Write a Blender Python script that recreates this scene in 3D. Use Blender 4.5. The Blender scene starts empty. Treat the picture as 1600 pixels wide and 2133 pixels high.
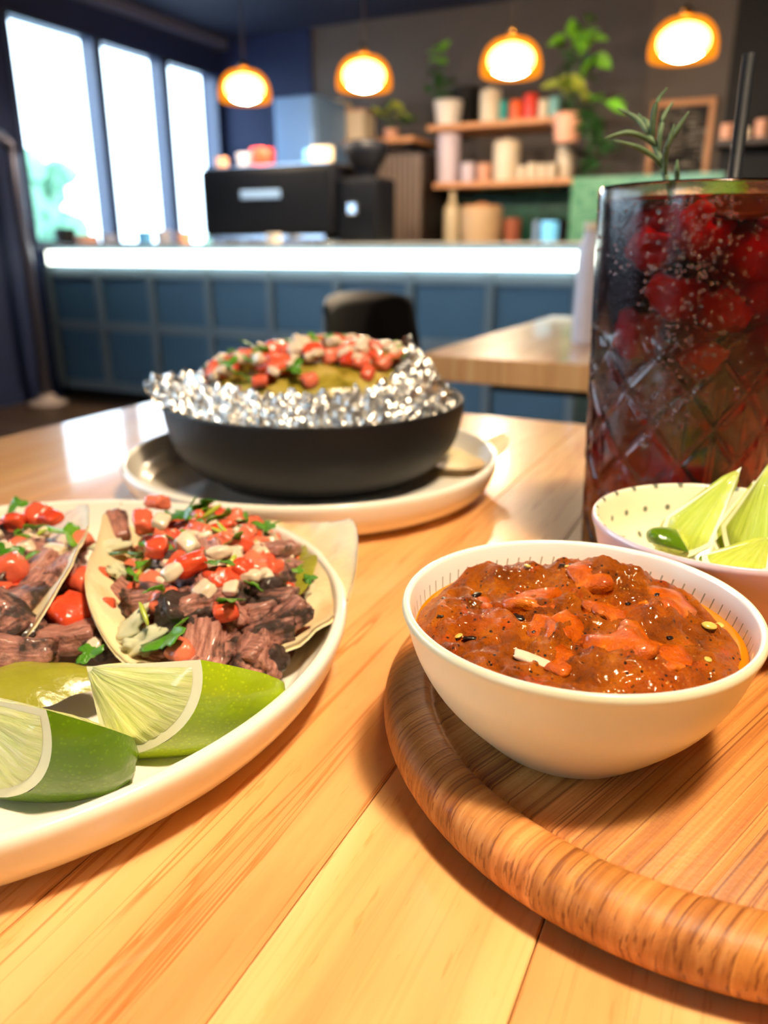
import bpy, bmesh, math, random
from mathutils import Vector, Matrix, noise
PI = math.pi
S = bpy.context.scene
COL = S.collection
YAW = math.radians(26)          # the cafe's walls are turned 26 degrees from the way the camera looks
TOP = 0.75                      # table top height

# ------------------------------------------------------------------ camera
cam = bpy.data.cameras.new('camera')
co = bpy.data.objects.new('camera', cam); COL.objects.link(co)
co.location = (0, 0, 0.89)
co.rotation_euler = (math.radians(90 - 18.81), 0, YAW)
cam.sensor_fit = 'VERTICAL'; cam.sensor_height = 24; cam.lens = 24 * 1603 / 2133
cam.clip_start = 0.01
cam.dof.use_dof = True; cam.dof.focus_distance = 0.195; cam.dof.aperture_fstop = 18.04 / 2.5
S.camera = co

# ------------------------------------------------------------------ world, exposure
S.view_settings.view_transform = 'Standard'; S.view_settings.look = 'None'
S.view_settings.gamma = 1; S.view_settings.use_curve_mapping = False
S.view_settings.exposure = 0.0
w = bpy.data.worlds.new('overcast_sky'); S.world = w; w.use_nodes = True
bg = w.node_tree.nodes['Background']
bg.inputs['Color'].default_value = (0.62, 0.82, 1.0, 1); bg.inputs['Strength'].default_value = 11
try:
    S.cycles.use_denoising = True
    S.cycles.sample_clamp_indirect = 6
    S.cycles.caustics_reflective = False; S.cycles.caustics_refractive = True
    S.cycles.max_bounces = 14; S.cycles.transmission_bounces = 12; S.cycles.transparent_max_bounces = 16
except Exception: pass

def light(name, kind, loc, power, color, size=0.05, rot=None, **k):
    l = bpy.data.lights.new(name, kind); l.energy = power; l.color = color
    if kind == 'POINT': l.shadow_soft_size = size
    if kind == 'AREA':
        l.shape = 'RECTANGLE'; l.size = size[0]; l.size_y = size[1]
    o = bpy.data.objects.new(name, l); COL.objects.link(o); o.location = loc
    if rot: o.rotation_euler = rot
    return o

def room(x, y, z=0):            # camera-ground frame -> room frame
    c, s = math.cos(YAW), math.sin(YAW)
    return (x * c - y * s, x * s + y * c, z)

# sky portals at the added rear fill window and the left wall's two window groups
a = light('fill_window_portal', 'AREA', (-1.35, -2.68, 1.55), 1, (1, 1, 1), (.8, 1.2), (PI / 2, 0, 0)); a.data.cycles.is_portal = True
for nm, v0, v1 in (('window_portal', 3.5, 5.38), ('near_window_portal', -1.6, 1.7)):
    a = light(nm, 'AREA', (-4.12, (v0 + v1) / 2, 1.54), 1, (1, 1, 1), (1.3, v1 - v0), (0, -PI / 2, 0))
    a.data.cycles.is_portal = True

# ------------------------------------------------------------------ node helpers
def srgb(r, g, b):
    f = lambda c: (c / 255 / 12.92) if c <= 10 else ((c / 255 + 0.055) / 1.055) ** 2.4
    return (f(r), f(g), f(b), 1)

class NT:
    def __init__(s, name):
        s.m = bpy.data.materials.new(name); s.m.use_nodes = True
        s.t = s.m.node_tree; s.n = s.t.nodes; s.b = s.n['Principled BSDF']; s.out = s.n['Material Output']
        s._tc = None
    def new(s, typ, **k):
        x = s.n.new(typ)
        for a, v in k.items(): setattr(x, a, v)
        return x
    def link(s, a, b): s.t.links.new(a, b)
    def obj(s):
        if not s._tc: s._tc = s.new('ShaderNodeTexCoord')
        return s._tc.outputs['Object']
    def map(s, scale=(1, 1, 1), rot=(0, 0, 0), loc=(0, 0, 0)):
        m = s.new('ShaderNodeMapping'); m.inputs['Scale'].default_value = scale
        m.inputs['Rotation'].default_value = rot; m.inputs['Location'].default_value = loc
        s.link(s.obj(), m.inputs['Vector']); return m.outputs[0]
    def noise(s, vec, scale=1, detail=4, rough=.5, dist=0):
        x = s.new('ShaderNodeTexNoise'); x.inputs['Scale'].default_value = scale; x.inputs['Detail'].default_value = detail
        x.inputs['Roughness'].default_value = rough; x.inputs['Distortion'].default_value = dist
        s.link(vec, x.inputs['Vector']); return x.outputs['Fac']
    def voro(s, vec, scale=1, feature='F1', out='Distance'):
        x = s.new('ShaderNodeTexVoronoi'); x.feature = feature; x.inputs['Scale'].default_value = scale
        s.link(vec, x.inputs['Vector']); return x.outputs[out]
    def ramp(s, fac, stops):
        r = s.new('ShaderNodeValToRGB'); e = r.color_ramp.elements
        while len(e) < len(stops): e.new(0.5)
        for el, (p, c) in zip(e, stops):
            el.position = p; el.color = c if len(c) == 4 else (*c, 1)
        s.link(fac, r.inputs['Fac']); return r.outputs['Color']
    def step(s, fac, a, b):     # 0 -> 1 from a to b (a > b: 1 below b, 0 above a)
        if a > b: return s.ramp(fac, [(b, (1, 1, 1, 1)), (a, (0, 0, 0, 1))])
        return s.ramp(fac, [(a, (0, 0, 0, 1)), (b, (1, 1, 1, 1))])
    def mix(s, fac, a, b, mode='MIX'):
        x = s.new('ShaderNodeMix', data_type='RGBA', blend_type=mode)
        if hasattr(fac, 'links'): s.link(fac, x.inputs[0])
        else: x.inputs[0].default_value = fac
        for v, i in ((a, 6), (b, 7)):
            if hasattr(v, 'links'): s.link(v, x.inputs[i])
            else: x.inputs[i].default_value = v
        return x.outputs[2]
    def math(s, op, a, b=0.0, c=0.0):
        x = s.new('ShaderNodeMath', operation=op)
        for v, i in ((a, 0), (b, 1), (c, 2)):
            if hasattr(v, 'links'): s.link(v, x.inputs[i])
            else: x.inputs[i].default_value = v
        return x.outputs[0]
    def bump(s, h, dist=.001, strength=1, prev=None):
        b = s.new('ShaderNodeBump'); b.inputs['Distance'].default_value = dist; b.inputs['Strength'].default_value = strength
        s.link(h, b.inputs['Height'])
        if prev is not None: s.link(prev, b.inputs['Normal'])
        s.link(b.outputs[0], s.b.inputs['Normal']); return b.outputs[0]
    def set(s, **k):
        names = dict(color='Base Color', rough='Roughness', metal='Metallic', sss='Subsurface Weight', sssr='Subsurface Radius', ssss='Subsurface Scale',
                     trans='Transmission Weight', ior='IOR', coat='Coat Weight', coatr='Coat Roughness', emis='Emission Color', est='Emission Strength', spec='Specular IOR Level', alpha='Alpha')
        for a, v in k.items():
            i = s.b.inputs[names[a]]
            if hasattr(v, 'links'): s.link(v, i)
            else: i.default_value = v
        return s

MATS = {}
def plain(name, rgb, rough=.5, vary=.12, scale=40, bump=0, **k):
    """a simple surface: colour with a light procedural mottling"""
    if name in MATS: return MATS[name]
    t = NT(name); c = srgb(*rgb)
    f = t.noise(t.map(), scale, 3)
    t.set(color=t.mix(f, tuple(x * (1 - vary) for x in c[:3]) + (1,), tuple(min(1, x * (1 + vary)) for x in c[:3]) + (1,)), rough=rough, **k)
    if bump: t.bump(f, bump)
    MATS[name] = t.m; return t.m

# ------------------------------------------------------------------ mesh helpers
def M(name, verts, faces, mat, parent=None, base=(0, 0, 0), smooth=True, auto=None):
    me = bpy.data.meshes.new(name)
    bx, by, bz = base
    me.from_pydata([(v[0] - bx, v[1] - by, v[2] - bz) for v in verts], [], faces)
    if smooth: me.polygons.foreach_set('use_smooth', [True] * len(me.polygons))
    me.materials.append(mat); me.update()
    o = bpy.data.objects.new(name, me); COL.objects.link(o)
    if parent: o.parent = parent
    return o
def grid(nu, nv, f, close_u=False, close_v=False):
    vs = [f(i / (nu if close_u else nu - 1), j / (nv if close_v else nv - 1)) for j in range(nv) for i in range(nu)]
    fs = []
    for j in range(nv if close_v else nv - 1):
        for i in range(nu if close_u else nu - 1):
            a, b = i, (i + 1) % nu; c, d = j * nu, ((j + 1) % nv) * nu
            fs.append((c + a, c + b, d + b, d + a))
    return vs, fs
def lathe(prof, seg=96, closed=False, c=(0, 0), disp=None):
    n = len(prof)
    def f(u, v):
        k = int(round(v * (n if closed else n - 1))) % n
        r, z = prof[k]; a = 2 * PI * u
        if disp: r += disp(a, z, k)
        return (c[0] + r * math.cos(a), c[1] + r * math.sin(a), z)
    vs, fs = grid(seg, n, f, True, closed)
    return vs, [tuple(reversed(q)) for q in fs] if False else fs
def smoothprof(p, n=4):
    """Catmull-Rom through a profile"""
    out = []
    for i in range(len(p) - 1):
        p0 = p[max(i - 1, 0)]; p1 = p[i]; p2 = p[i + 1]; p3 = p[min(i + 2, len(p) - 1)]
        for k in range(n):
            t = k / n
            out.append(tuple(.5 * ((2 * p1[j]) + (-p0[j] + p2[j]) * t + (2 * p0[j] - 5 * p1[j] + 4 * p2[j] - p3[j]) * t * t + (-p0[j] + 3 * p1[j] - 3 * p2[j] + p3[j]) * t ** 3) for j in range(len(p1))))
    out.append(p[-1]); return out
def merge(*parts):
    V, Fc = [], []
    for vs, fs in parts:
        o = len(V); V += list(vs); Fc += [tuple(i + o for i in f) for f in fs]
    return V, Fc
def ico(sub=3):
    bm = bmesh.new(); bmesh.ops.create_icosphere(bm, subdivisions=sub, radius=1)
    vs = [v.co.copy() for v in bm.verts]; fs = [tuple(v.index for v in f.verts) for f in bm.faces]; bm.free(); return vs, fs
ICO = {k: ico(k) for k in (1, 2, 3, 4)}
def chunk(sub, e, size, amp, freq, seed, amp2=0, freq2=0):
    """superellipsoid with noise: e=1 sphere, e<1 boxier"""
    vs, fs = ICO[sub]; out = []
    for v in vs:
        n = max(abs(v.x), abs(v.y), abs(v.z)); k = (1 - e) * (1 / n - 1) + 1
        q = v * k
        d = 1 + amp * noise.noise(v * freq + Vector((seed * 7.3, seed, 0))) + (amp2 * noise.noise(v * freq2 + Vector((0, seed * 3.1, 2))) if amp2 else 0)
        q = q * d
        out.append((q.x * size[0], q.y * size[1], q.z * size[2]))
    return out, fs
def tube(pts, rad, seg=10, caps=True):
    pts = [Vector(p) for p in pts]; n = len(pts); vs, fs = [], []
    for i, p in enumerate(pts):
        t = (pts[min(i + 1, n - 1)] - pts[max(i - 1, 0)]).normalized()
        a = t.cross(Vector((0, 0, 1)) if abs(t.z) < .9 else Vector((1, 0, 0))).normalized(); b = t.cross(a)
        r = rad[i] if hasattr(rad, '__len__') else rad
        for k in range(seg):
            g = 2 * PI * k / seg; vs.append(tuple(p + a * (r * math.cos(g)) + b * (r * math.sin(g))))
    for i in range(n - 1):
        for k in range(seg):
            fs.append((i * seg + k, i * seg + (k + 1) % seg, (i + 1) * seg + (k + 1) % seg, (i + 1) * seg + k))
    if caps: fs += [tuple(range(seg - 1, -1, -1)), tuple((n - 1) * seg + k for k in range(seg))]
    return vs, fs
def box(x0, x1, y0, y1, z0, z1, bev=0.0, seg=2):
    bm = bmesh.new(); bmesh.ops.create_cube(bm, size=1)
    for v in bm.verts: v.co = Vector(((x0 + x1) / 2 + v.co.x * (x1 - x0), (y0 + y1) / 2 + v.co.y * (y1 - y0), (z0 + z1) / 2 + v.co.z * (z1 - z0)))
    if bev: bmesh.ops.bevel(bm, geom=bm.edges[:], offset=bev, segments=seg, affect='EDGES', profile=.5)
    bm.verts.index_update()
    r = [tuple(v.co) for v in bm.verts], [tuple(v.index for v in f.verts) for f in bm.faces]; bm.free(); return r
def MB(name, b, mat, parent=None, base=(0, 0, 0), smooth=False): return M(name, b[0], b[1], mat, parent, base, smooth)

def tag(o, label, cat, group=None, kind=None):
    o['label'] = label; o['category'] = cat
    if group: o['group'] = group
    if kind: o['kind'] = kind
    return o
def thing(name, label, cat, loc=(0, 0, 0), rz=0, group=None):
    o = bpy.data.objects.new(name, None); COL.objects.link(o); o.empty_display_size = .02
    o.location = loc; o.rotation_euler = (0, 0, rz); return tag(o, label, cat, group)
def tthing(name, label, cat, p, group=None):
    """a thing on the near table: p in the camera-ground frame, z above the table top"""
    return thing(name, label, cat, room(p[0], p[1], TOP + p[2]), YAW, group)
def struct(name, b, mat, smooth=False):
    o = M(name, b[0], b[1], mat, None, (0, 0, 0), smooth); o['kind'] = 'structure'; return o
def inst(src, name, parent, base, loc, rot, sc, mat=None):
    o = bpy.data.objects.new(name, src); COL.objects.link(o); o.parent = parent
    o.location = (loc[0] - base[0], loc[1] - base[1], loc[2] - base[2]); o.rotation_euler = rot
    o.scale = sc if hasattr(sc, '__len__') else (sc, sc, sc); return o
def mesh_only(name, vf, mat):
    me = bpy.data.meshes.new(name); me.from_pydata([tuple(v) for v in vf[0]], [], vf[1]); me.materials.append(mat)
    me.polygons.foreach_set('use_smooth', [True] * len(me.polygons)); me.update(); return me

# ================================================================== SETTING
def wallmat(name, rgb, rough=.75):
    return plain(name, rgb, rough, .08, 6, .002)
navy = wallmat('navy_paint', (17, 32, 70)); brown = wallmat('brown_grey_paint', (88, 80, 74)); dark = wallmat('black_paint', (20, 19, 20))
W0, W1, V0, V1, CZ = -4.05, 2.6, -2.6, 5.45, 2.39
t = NT('dark_floor_boards'); f = t.noise(t.map((3, 14, 1)), 1, 5)
t.set(color=t.ramp(f, [(.3, srgb(58, 42, 32)), (.7, srgb(96, 72, 52))]), rough=.4); floorm = t.m
struct('floor', box(W0 - .2, W1 + .2, V0 - .2, V1 + .2, -.1, 0), floorm)
struct('ceiling', box(W0 - .2, W1 + .2, V0 - .2, V1 + .2, CZ, CZ + .1), wallmat('ceiling_paint', (18, 24, 48)))
struct('wall_back', box(W0 - .2, W1 + .2, V1, V1 + .15, 0, CZ), brown)
struct('wall_back_blue_light', box(W0 + .001, (-3.233, 5.43, 1.952)[0], 5.43, 5.449, 0, CZ - .002), navy)  # navy sheet paints the window's blue light onto this end of the wall
struct('wall_right', box(W1, W1 + .15, V0, V1, 0, CZ), brown)
RU0, RU1 = -1.75, -.95
struct('wall_rear', merge(box(W0 - .2, RU0, V0 - .15, V0, 0, CZ), box(RU1, W1 + .2, V0 - .15, V0, 0, CZ), box(RU0, RU1, V0 - .15, V0, 0, .95), box(RU0, RU1, V0 - .15, V0, 2.15, CZ)), brown)
# left wall with the window openings
Z0, Z1 = .92, 2.15
parts = [box(W0 - .15, W0, V0, V1, 0, Z0), box(W0 - .15, W0, V0, V1, Z1, CZ), box(W0 - .15, W0, V0, -1.6, Z0, Z1),
         box(W0 - .15, W0, 1.7, 3.49, Z0, Z1), box(W0 - .15, W0, 5.385, V1, Z0, Z1)]
struct('wall_left', merge(*parts), navy)
struct('trim_1', box(W0, W0 + .09, V0, V1, CZ - .07, CZ - .002, .008), plain('grey_trim', (92, 96, 120), .5))
struct('baseboard_left', box(W0, W0 + .015, V0, V1, 0, .1), navy)
framem = plain('window_frame_blue_grey', (52, 66, 96), .4)
glassm = NT('clear_window_glass')
glassm.set(color=(1, 1, 1, 1), rough=.0, trans=1, ior=1.05); 
wi = 0
for a, b in ((3.505, 4.145), (4.195, 4.765), (4.82, 5.375), (-1.59, -.55), (-.5, .6), (.65, 1.69)):
    wi += 1
    fr = merge(box(W0 - .1, W0 + .01, a - .025, a + .012, Z0, Z1), box(W0 - .1, W0 + .01, b - .012, b + .025, Z0, Z1),
               box(W0 - .1, W0 + .01, a, b, Z0, Z0 + .02), box(W0 - .1, W0 + .01, a, b, Z1 - .015, Z1))
    o = struct('window_%d' % wi, fr, framem)
    g = MB('pane', box(W0 - .055, W0 - .05, a + .012, b - .012, Z0 + .02, Z1 - .015), glassm.m, o)
o = struct('window_7', merge(box(RU0, RU0 + .04, V0 - .1, V0, .95, 2.15), box(RU1 - .04, RU1, V0 - .1, V0, .95, 2.15), box(RU0, RU1, V0 - .1, V0, .95, .99), box(RU0, RU1, V0 - .1, V0, 2.11, 2.15)), framem)  # unseen rear window, added for cool fill on the dishes' front sides
MB('pane', box(RU0 + .04, RU1 - .04, V0 - .055, V0 - .05, .99, 2.11), glassm.m, o)
struct('trim_2', box(W0 - .02, W0 + .05, 3.45, 5.42, Z0 - .03, Z0 - .002, .004), framem)

# ------------------------------------------------------------------ outside the windows
asph = plain('pale_forecourt', (176, 182, 190), .9)
o = struct('pavement', box(-30, W0 - .2, -10, 30, -.25, -.12), asph)
leafm = plain('outdoor_foliage', (96, 140, 110), .8, .4, 6)
def bush(name, label, x, y, z, r, n, seed, group=None):
    random.seed(seed); b = thing(name, label, 'shrub' if r < 1 else 'tree', (x, y, -.12), 0, group)
    pts = []
    for k in range(n):
        a = random.uniform(0, 2 * PI); q = random.uniform(0, .75) * r; s = random.uniform(.22, .42) * r
        vs, fs = chunk(2, 1, (s, s, s * .9), .5, 2.2, seed + k)
        c = (q * math.cos(a), q * math.sin(a), z + random.uniform(-.5, .5) * r)
        pts.append(([(v[0] + c[0], v[1] + c[1], v[2] + c[2]) for v in vs], fs))
    f_ = merge(*pts); M('foliage', f_[0], f_[1], leafm, b, smooth=False)
    tv = tube([(0, 0, 0), (0, .03, z * .5), (.02, 0, z)], [.06 * r + .02, .05 * r + .02, .03], 8)
    M('trunk', tv[0], tv[1], plain('trunk_bark', (90, 76, 66), .9), b); return b
bush('garden_tree', 'small bluish green tree standing outside the leftmost window pane', -8.6, 7.4, 1.55, .75, 26, 3)
bush('garden_shrub', 'low green shrub outside the middle window pane', -7.0, 9.3, 1.1, .55, 18, 4)
bush('hedge_shrub', 'narrow bright green shrub outside the window pane beside the coffee machine', -7.4, 10.6, .7, .75, 22, 8)
# parked car
c = thing('parked_car', 'pale parked car seen through the leftmost window pane', 'car', (-11.5, 9.7, -.12), math.radians(62))
def carbody(u, v):
    L = 4.2; x = (u - .5) * L
    top = .78 + .55 * max(0, 1 - ((x + .2) / 1.15) ** 4) if abs(x + .2) < 1.15 else .78 - .14 * max(0, (abs(x) - 1.4))
    a = v * PI; wdt = .82 * (1 - .1 * abs(u - .5) ** 2)
    z = .3 + (top - .3) * math.sin(a) ** .5; y = wdt * math.copysign(abs(math.cos(a)) ** .55, math.cos(a))
    return (x, y, z)
b = grid(40, 18, carbody); M('body', b[0], b[1], plain('white_car_paint', (240, 243, 246), .3), c)
for sx in (-1.3, 1.3):
    for sy in (-.8, .8):
        wv = lathe([(0, -.1), (.3, -.1), (.33, -.06), (.33, .06), (.3, .1), (0, .1)], 24)
        M('wheel', [(v[0] + sx, v[2] + sy, v[1] + .33) for v in wv[0]], wv[1], plain('tyre_rubber', (26, 26, 28), .8), c)

# ================================================================== LAMPS
amber = NT('amber_glass_shade')
tb = amber.new('ShaderNodeBsdfTransparent'); tb.inputs[0].default_value = (1, .80, .50, 1)
em = amber.new('ShaderNodeEmission'); em.inputs[0].default_value = (1, .30, .012, 1); em.inputs[1].default_value = 1.6
mx = amber.new('ShaderNodeMixShader'); mx.inputs[0].default_value = .5
amber.link(tb.outputs[0], mx.inputs[1]); amber.link(em.outputs[0], mx.inputs[2]); amber.link(mx.outputs[0], amber.out.inputs[0])
globe = NT('lit_frosted_bulb'); globe.set(color=(1, .9, .7, 1), emis=(1, .72, .36, 1), est=60)
cordm = plain('black_cord', (16, 15, 16), .6); brass = plain('aged_brass', (150, 110, 60), .3, metal=1)
def pendant(label, loc, group='amber pendant lamps in a row over the counter', power=42, r=.13, col=(1, .80, .58), soft=.05):
    p = thing('pendant_lamp', label, 'lamp', loc, 0, group)      # origin at the shade's rim centre
    prof = smoothprof([(r * .97, 0), (r, .02), (r * .985, .055), (r * .86, .098), (r * .6, .13), (r * .28, .142), (.02, .144)], 4)
    b = lathe(prof + [(q[0] * .965, q[1] - .003) for q in reversed(prof)], 40, True); M('lamp_shade', b[0], b[1], amber.m, p)
    v, f_ = chunk(3, 1, (r * .76, r * .76, r * .50), 0, 1, 0); M('bulb', [(a, b_, c_ + .058) for a, b_, c_ in v], f_, globe.m, p)
    b = lathe([(0, .14), (.022, .141), (.024, .16), (.016, .175), (.006, .18)], 20); M('cap', b[0], b[1], brass, p)
    h = CZ - loc[2]; b = tube([(0, 0, .17), (0, 0, h)], .003, 6); M('cord', b[0], b[1], cordm, p)
    b = lathe([(0, h), (.045, h), (.045, h - .02), (.01, h - .03)], 20); M('ceiling_rose', b[0], b[1], cordm, p)
    l = light('pendant_light', 'POINT', (0, 0, -.02), power, col, soft); l.parent = p
    return p
ZL = 1.60
for nm, u in (('leftmost amber dome lamp, hanging next to the bright windows', -2.535), ('second amber dome lamp from the windows, above the coffee grinder', -1.86),
              ('third amber dome lamp from the windows, above the shelf with coloured cups', -1.15), ('amber dome lamp hanging above the small framed chalkboard, nearest of the row', -.4545)):
    pendant(nm, (u, 3.6, ZL))
# the pendant over this table (out of the frame, its light makes the shadows on the board)
kx, ky = .18, .03
kp = room(kx, ky, TOP + .75)
pendant('amber dome lamp hanging low over the near table, above the dishes', kp, 'amber pendant lamp over the table', 26, .13, (1, .89, .72), .032)
# lamp further back whose warm gleam shows on the table between back plate and glass
pendant('amber dome lamp over the aisle, hanging higher than the row', (room(.52, 3.45, 0)[0], room(.52, 3.45, 0)[1], 2.03), 'amber pendant lamp over the aisle', 6)

# ================================================================== NEAR TABLE
t = NT('beech_plank')
oi = t.new('ShaderNodeObjectInfo')
comb = t.new('ShaderNodeCombineXYZ'); t.link(t.math('MULTIPLY', oi.outputs['Random'], 37.0), comb.inputs[2])
va = t.new('ShaderNodeVectorMath', operation='ADD'); t.link(t.map((1, 1, 1)), va.inputs[0]); t.link(comb.outputs[0], va.inputs[1])
def mp(scale):
    m = t.new('ShaderNodeMapping'); m.inputs['Scale'].default_value = scale; t.link(va.outputs[0], m.inputs[0]); return m.outputs[0]
broad = t.noise(mp((38, 4.5, 1)), 1, 5, .55, .6)
c1 = t.ramp(broad, [(.25, srgb(206, 144, 88)), (.5, srgb(232, 178, 116)), (.75, srgb(240, 200, 144))])
gr = t.noise(mp((150, 3.2, 1)), 1, 3, .6, .5)
line = t.ramp(gr, [(.46, (0, 0, 0, 1)), (.50, (1, 1, 1, 1)), (.512, (0, 0, 0, 1))])
c2 = t.mix(t.math('MULTIPLY', line, t.math('MULTIPLY', oi.outputs['Alpha'], .75)), c1, srgb(186, 108, 44))
tick = t.step(t.noise(mp((520, 75, 1)), 1, 2), .66, .74)
c3 = t.mix(t.math('MULTIPLY', tick, .45), c2, srgb(206, 130, 60))
c4 = t.mix(1.0, c3, oi.outputs['Color'], 'MULTIPLY')
fine = t.noise(mp((900, 60, 1)), 1, 2)
t.set(color=c4, rough=t.math('MULTIPLY_ADD', fine, .08, .30), coat=.6, coatr=.07); t.bump(fine, .00006)
plankm = t.m
tab = thing('dining_table', 'light wood plank table the dishes stand on, nearest to the viewer', 'table', (.05, .2, 0))
random.seed(5)
edges = [-.531, -.48, -.43, -.379, -.33, -.283, -.232, -.182, -.131, -.078, -.026, .026, .077, .13, .18, .232, .283, .335, .386, .438, .49, .55]
tint = {8: (.97, .90, .80, 1.0), 9: (1.06, 1.06, .98, .2), 10: (.93, .82, .70, .35), 7: (1.0, .93, .84, .6), 11: (.98, .9, .8, .5)}
for i in range(len(edges) - 1):
    a, b = edges[i], edges[i + 1]
    bx = box(a + .00015, b - .00015, -.18, .65, TOP - .035, TOP, .0004, 1)
    o = MB('plank', bx, plankm, tab, (.05, .2, 0))
    k = random.uniform(.88, 1.04)
    o.color = tint.get(i, (k, k * random.uniform(.9, .98), k * random.uniform(.8, .92), random.uniform(.2, 1)))
steel = plain('black_steel', (28, 28, 30), .45, metal=.6)
MB('underframe', box(-.35, .4, 0, .48, TOP - .06, TOP - .0355, .004), steel, tab, (.05, .2, 0))
b = lathe(smoothprof([(0, .0), (.25, .0), (.25, .012), (.05, .03), (.032, .06), (.032, TOP - .061), (0, TOP - .061)], 3), 40, False, (.02, .24)); M('pedestal', b[0], b[1], steel, tab, (.05, .2, 0))

# ------------------------------------------------------------------ plates
t = NT('speckled_cream_glaze')
sp = t.step(t.voro(t.map(), 420), .06, .03); big = t.noise(t.map(), 14, 3)
c = t.mix(big, srgb(240, 228, 208), srgb(248, 240, 226))
brn = t.math('MULTIPLY', t.step(t.voro(t.map(), 160), .10, .05), t.step(t.noise(t.map(), 40, 2), .58, .66))
t.set(color=t.mix(brn, c, srgb(160, 120, 80)), rough=.22, coat=.3, coatr=.08); glaze = t.m
def plate(name, label, cx, cy, r, h):
    base = (cx, cy, 0); p = tthing(name, label, 'plate', base)
    outer = [(0, .0035), (r * .80, .0035), (r * .81, .0008), (r * .84, .0006), (r * .86, .003), (r * .925, h * .22), (r * .972, h * .5), (r * .996, h * .82), (r * .997, h * .95),
             (r * .985, h), (r * .968, h * .97), (r * .955, h * .8), (r * .93, h * .55), (r * .89, h * .36), (r * .83, h * .27), (r * .5, h * .25), (0, h * .25)]
    b = lathe(smoothprof(outer, 4), 160, False, (cx, cy)); M('dish', b[0], b[1], glaze, p, base); return p
plate('taco_plate', 'cream stoneware plate with raised rim holding the tacos', -.1358, .2384, .1232, .024)
plate('serving_plate', 'cream stoneware plate under the black bowl, further back', -.0438, .4607, .1132, .024)

# ------------------------------------------------------------------ tacos
def rot2(x, y, a): c_, s_ = math.cos(a), math.sin(a); return x * c_ - y * s_, x * s_ + y * c_
t = NT('toasted_tortilla')
n1 = t.noise(t.map(), 45, 5, .6); n2 = t.noise(t.map(), 16, 3)
c = t.ramp(n1, [(.3, srgb(238, 212, 160)), (.6, srgb(243, 222, 178)), (.8, srgb(222, 176, 112))])
c = t.mix(t.step(n2, .60, .72), c, srgb(206, 150, 84))
t.set(color=c, rough=.5, sss=.15, sssr=(.6, .35, .15), ssss=.004); t.bump(t.noise(t.map(), 260, 4), .0006); tortm = t.m

def make_mats():
    d = {}
    t = NT('diced_tomato'); f = t.noise(t.map(), 1.6, 3); oi = t.new('ShaderNodeObjectInfo')
    c = t.mix(f, srgb(196, 40, 14), srgb(222, 82, 40)); c = t.mix(t.math('MULTIPLY', oi.outputs['Random'], .6), c, srgb(232, 140, 108))
    t.set(color=c, rough=.24, spec=.4, coat=.3, coatr=.08); t.bump(t.noise(t.map(), 2.2, 4), .0008, .6); d['tomato'] = t.m
    t = NT('diced_onion'); f = t.noise(t.map(), 1.5, 3)
    t.set(color=t.mix(f, srgb(224, 206, 178), srgb(206, 178, 150)), rough=.25, coat=.3, coatr=.08); t.bump(f, .0006, .5); d['onion'] = t.m
    t = NT('cilantro_leaf'); f = t.noise(t.map(), 6, 3); oi = t.new('ShaderNodeObjectInfo')
    c = t.mix(oi.outputs['Random'], srgb(40, 96, 16), srgb(112, 164, 36)); t.set(color=t.mix(t.math('MULTIPLY', f, .5), c, srgb(60, 120, 24)), rough=.35, sss=.2, sssr=(.3, .8, .1), ssss=.002); t.bump(f, .0005); d['cilantro'] = t.m
    t = NT('grilled_steak'); oi = t.new('ShaderNodeObjectInfo')
    fib = t.noise(t.map((1.2, 9, 9)), 1, 4, .6); ch = t.noise(t.map(), 1.1, 4, .6)
    c = t.ramp(fib, [(.3, srgb(122, 70, 58)), (.52, srgb(178, 118, 102)), (.72, srgb(214, 158, 142))])
    th = t.math('MULTIPLY_ADD', oi.outputs['Random'], .30, -.02)
    dk = t.step(t.math('ADD', ch, t.math('SUBTRACT', th, .13)), .44, .60)
    t.set(color=t.mix(dk, c, srgb(52, 30, 20)), rough=.32, sss=.12, sssr=(1, .3, .2), ssss=.003, coat=.25, coatr=.15)
    b1 = t.bump(fib, .0007, .8); t.bump(t.noise(t.map(), 5, 5, .7), .0010, .9, b1); d['steak'] = t.m
    t = NT('green_avocado_sauce'); f = t.noise(t.map(), 90, 4)
    t.set(color=t.mix(f, srgb(136, 132, 30), srgb(162, 156, 52)), rough=.3, sss=.3, sssr=(.6, .8, .2), ssss=.003, coat=.3, coatr=.1); t.bump(t.noise(t.map(), 300, 4), .0005); d['sauce'] = t.m
    t = NT('shredded_cabbage'); f = t.noise(t.map(), 150, 3)
    t.set(color=t.mix(f, srgb(246, 240, 208), srgb(232, 230, 178)), rough=.4); t.bump(f, .0002); d['cabbage'] = t.m
    t = NT('refried_filling'); f = t.noise(t.map(), 120, 5)
    t.set(color=t.mix(f, srgb(70, 40, 30), srgb(130, 84, 66)), rough=.4); t.bump(f, .001); d['filling'] = t.m
    return d
FM = make_mats()
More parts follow.
